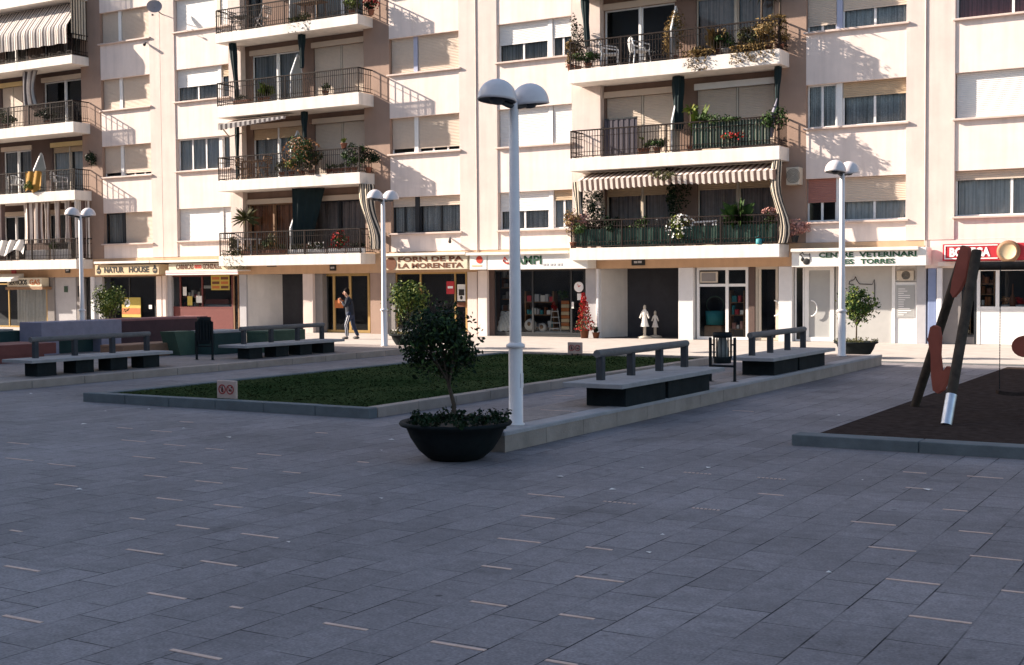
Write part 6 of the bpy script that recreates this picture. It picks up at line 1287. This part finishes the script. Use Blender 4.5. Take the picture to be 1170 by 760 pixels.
skin_mesh('trousers', [[(PP(0.03, 0, 1.0), (0.14, 0.12)), (PP(0.02, 0, 0.88), (0.155, 0.13)), (PP(0.06, -0.09, 0.76), 0.098), (kn_f, 0.076), (an_f+Vector((0, 0, -0.01)), 0.062)], [(PP(0.02, 0, 0.88), (0.155, 0.13)), (PP(-0.02, 0.09, 0.76), 0.098), (kn_b, 0.074), (an_b+Vector((0, 0, -0.01)), 0.062)]], 'track_blue', pe)
for hp, kn, an, s in ((PP(0.06, -0.09, 0.80), kn_f, an_f, -1), (PP(-0.02, 0.09, 0.80), kn_b, an_b, 1)):
    for q in (-0.028, 0.028): MB().tube([hp+sdv*(s*0.098)+fw*q, kn+sdv*(s*0.078)+fw*q, an+sdv*(s*0.064)+fw*q], 0.010, 5).build('leg_stripe', 'ink_white', pe)
for an in (an_f, an_b):
    t = (an.z-pb.z); MB().blob(an+fw*0.07+Vector((0, 0, -t+0.045)), 0.14, 0.075, 0.05, 0, 12, 8).box(an.x-0.1, an.x-0.1, an.y, an.y, an.z, an.z).build('shoe', 'shoe', pe)
hc = PP(0.165, 0, 1.62); h = MB(); h.blob(hc-fw*0.03+Vector((0, 0, 0.025)), 0.095, 0.095, 0.10, 0, 14, 10); h.blob(hc-fw*0.06+Vector((0, 0, -0.05)), 0.075, 0.075, 0.085, 0, 12, 8); h.build('hair', 'hair', pe)
f = MB()
for s in (-1, 1): f.blob(PP(0.255, s*0.034, 1.585), 0.012, 0.012, 0.009, 1, 8, 6); f.blob(PP(0.165, s*0.088, 1.57), 0.018, 0.014, 0.03, 0, 8, 6)
f.blob(PP(0.268, 0, 1.56), 0.014, 0.014, 0.024, 0, 8, 6); f.blob(PP(0.252, 0, 1.515), 0.02, 0.02, 0.007, 2, 8, 6); f.build('face', ['skin', 'ink_black', 'ink_red'], pe)
fd = thing('snack', 'small red wrapper held up in the walking person\'s hands', 'wrapper', PP(0.36, 0, 1.36)); MB().cbox(PP(0.38, 0, 0).x-0.05, PP(0.38, 0, 0).x+0.05, PP(0.38, 0, 0).y-0.05, PP(0.38, 0, 0).y+0.05, pb.z+1.22, pb.z+1.38, 0.012).build('wrapper', 'poster_orange', fd)
lt = MB(); lr = random.Random(31)
for px, py in ((757, 612), (742, 632), (947, 655), (436, 570), (436, 515), (447, 503), (810, 535), (733, 535), (958, 475), (96, 485), (210, 490), (120, 470), (170, 468), (36, 450), (262, 500), (560, 455), (640, 545), (985, 549), (1060, 560), (330, 620), (90, 560), (700, 560)):
    p = gz(px, py); s = lr.uniform(0.012, 0.03)*(1+p.y/18); a = lr.uniform(0, 3.1); c, q = math.cos(a)*s, math.sin(a)*s
    lt.mesh([p+Vector((c, q, 0.006)), p+Vector((-q, c, 0.014)), p+Vector((-c, -q, 0.006)), p+Vector((q*0.6, -c*0.6, 0.010))], [(0, 1, 2, 3)])
tag(lt.build('litter', 'cloth_white'), kind='stuff')
# ------------------------------------------------------------------ buildings of the square that stand outside the picture and shade it
def plain_block(label, x0, x1, y0, y1, h, faces):
    r = thing('apartment_building', label, 'apartment building', ((x0+x1)/2, (y0+y1)/2, 0)); MB().box(x0, x1, y0, y1, 0, h).build('wall', 'wall_pink', r)
    m = MB()
    for fc in faces:
        L0, L1 = (x0, x1) if fc in 'NS' else (y0, y1); n = int((L1-L0)/3.6)
        for k in range(int((h-3)/2.9)):
            for i in range(n):
                a = L0+(L1-L0)*(i+0.25)/n; b = L0+(L1-L0)*(i+0.75)/n; z = 3.9+2.9*k
                if z+1.4 > h-0.5: continue
                if fc == 'N': m.box(a, b, y1, y1+0.03, z, z+1.35)
                elif fc == 'E': m.box(x1, x1+0.03, a, b, z, z+1.35)
    m.build('windows', 'shutter_beige', r); return r
plain_block('tall apartment block outside the picture that casts the shade over the square', -150, -38.5, -40, 14.05, 22.6, 'NE')
plain_block('apartment block behind the camera on the far side of the square', -36, 45, -52, -38, 17.5, 'N')
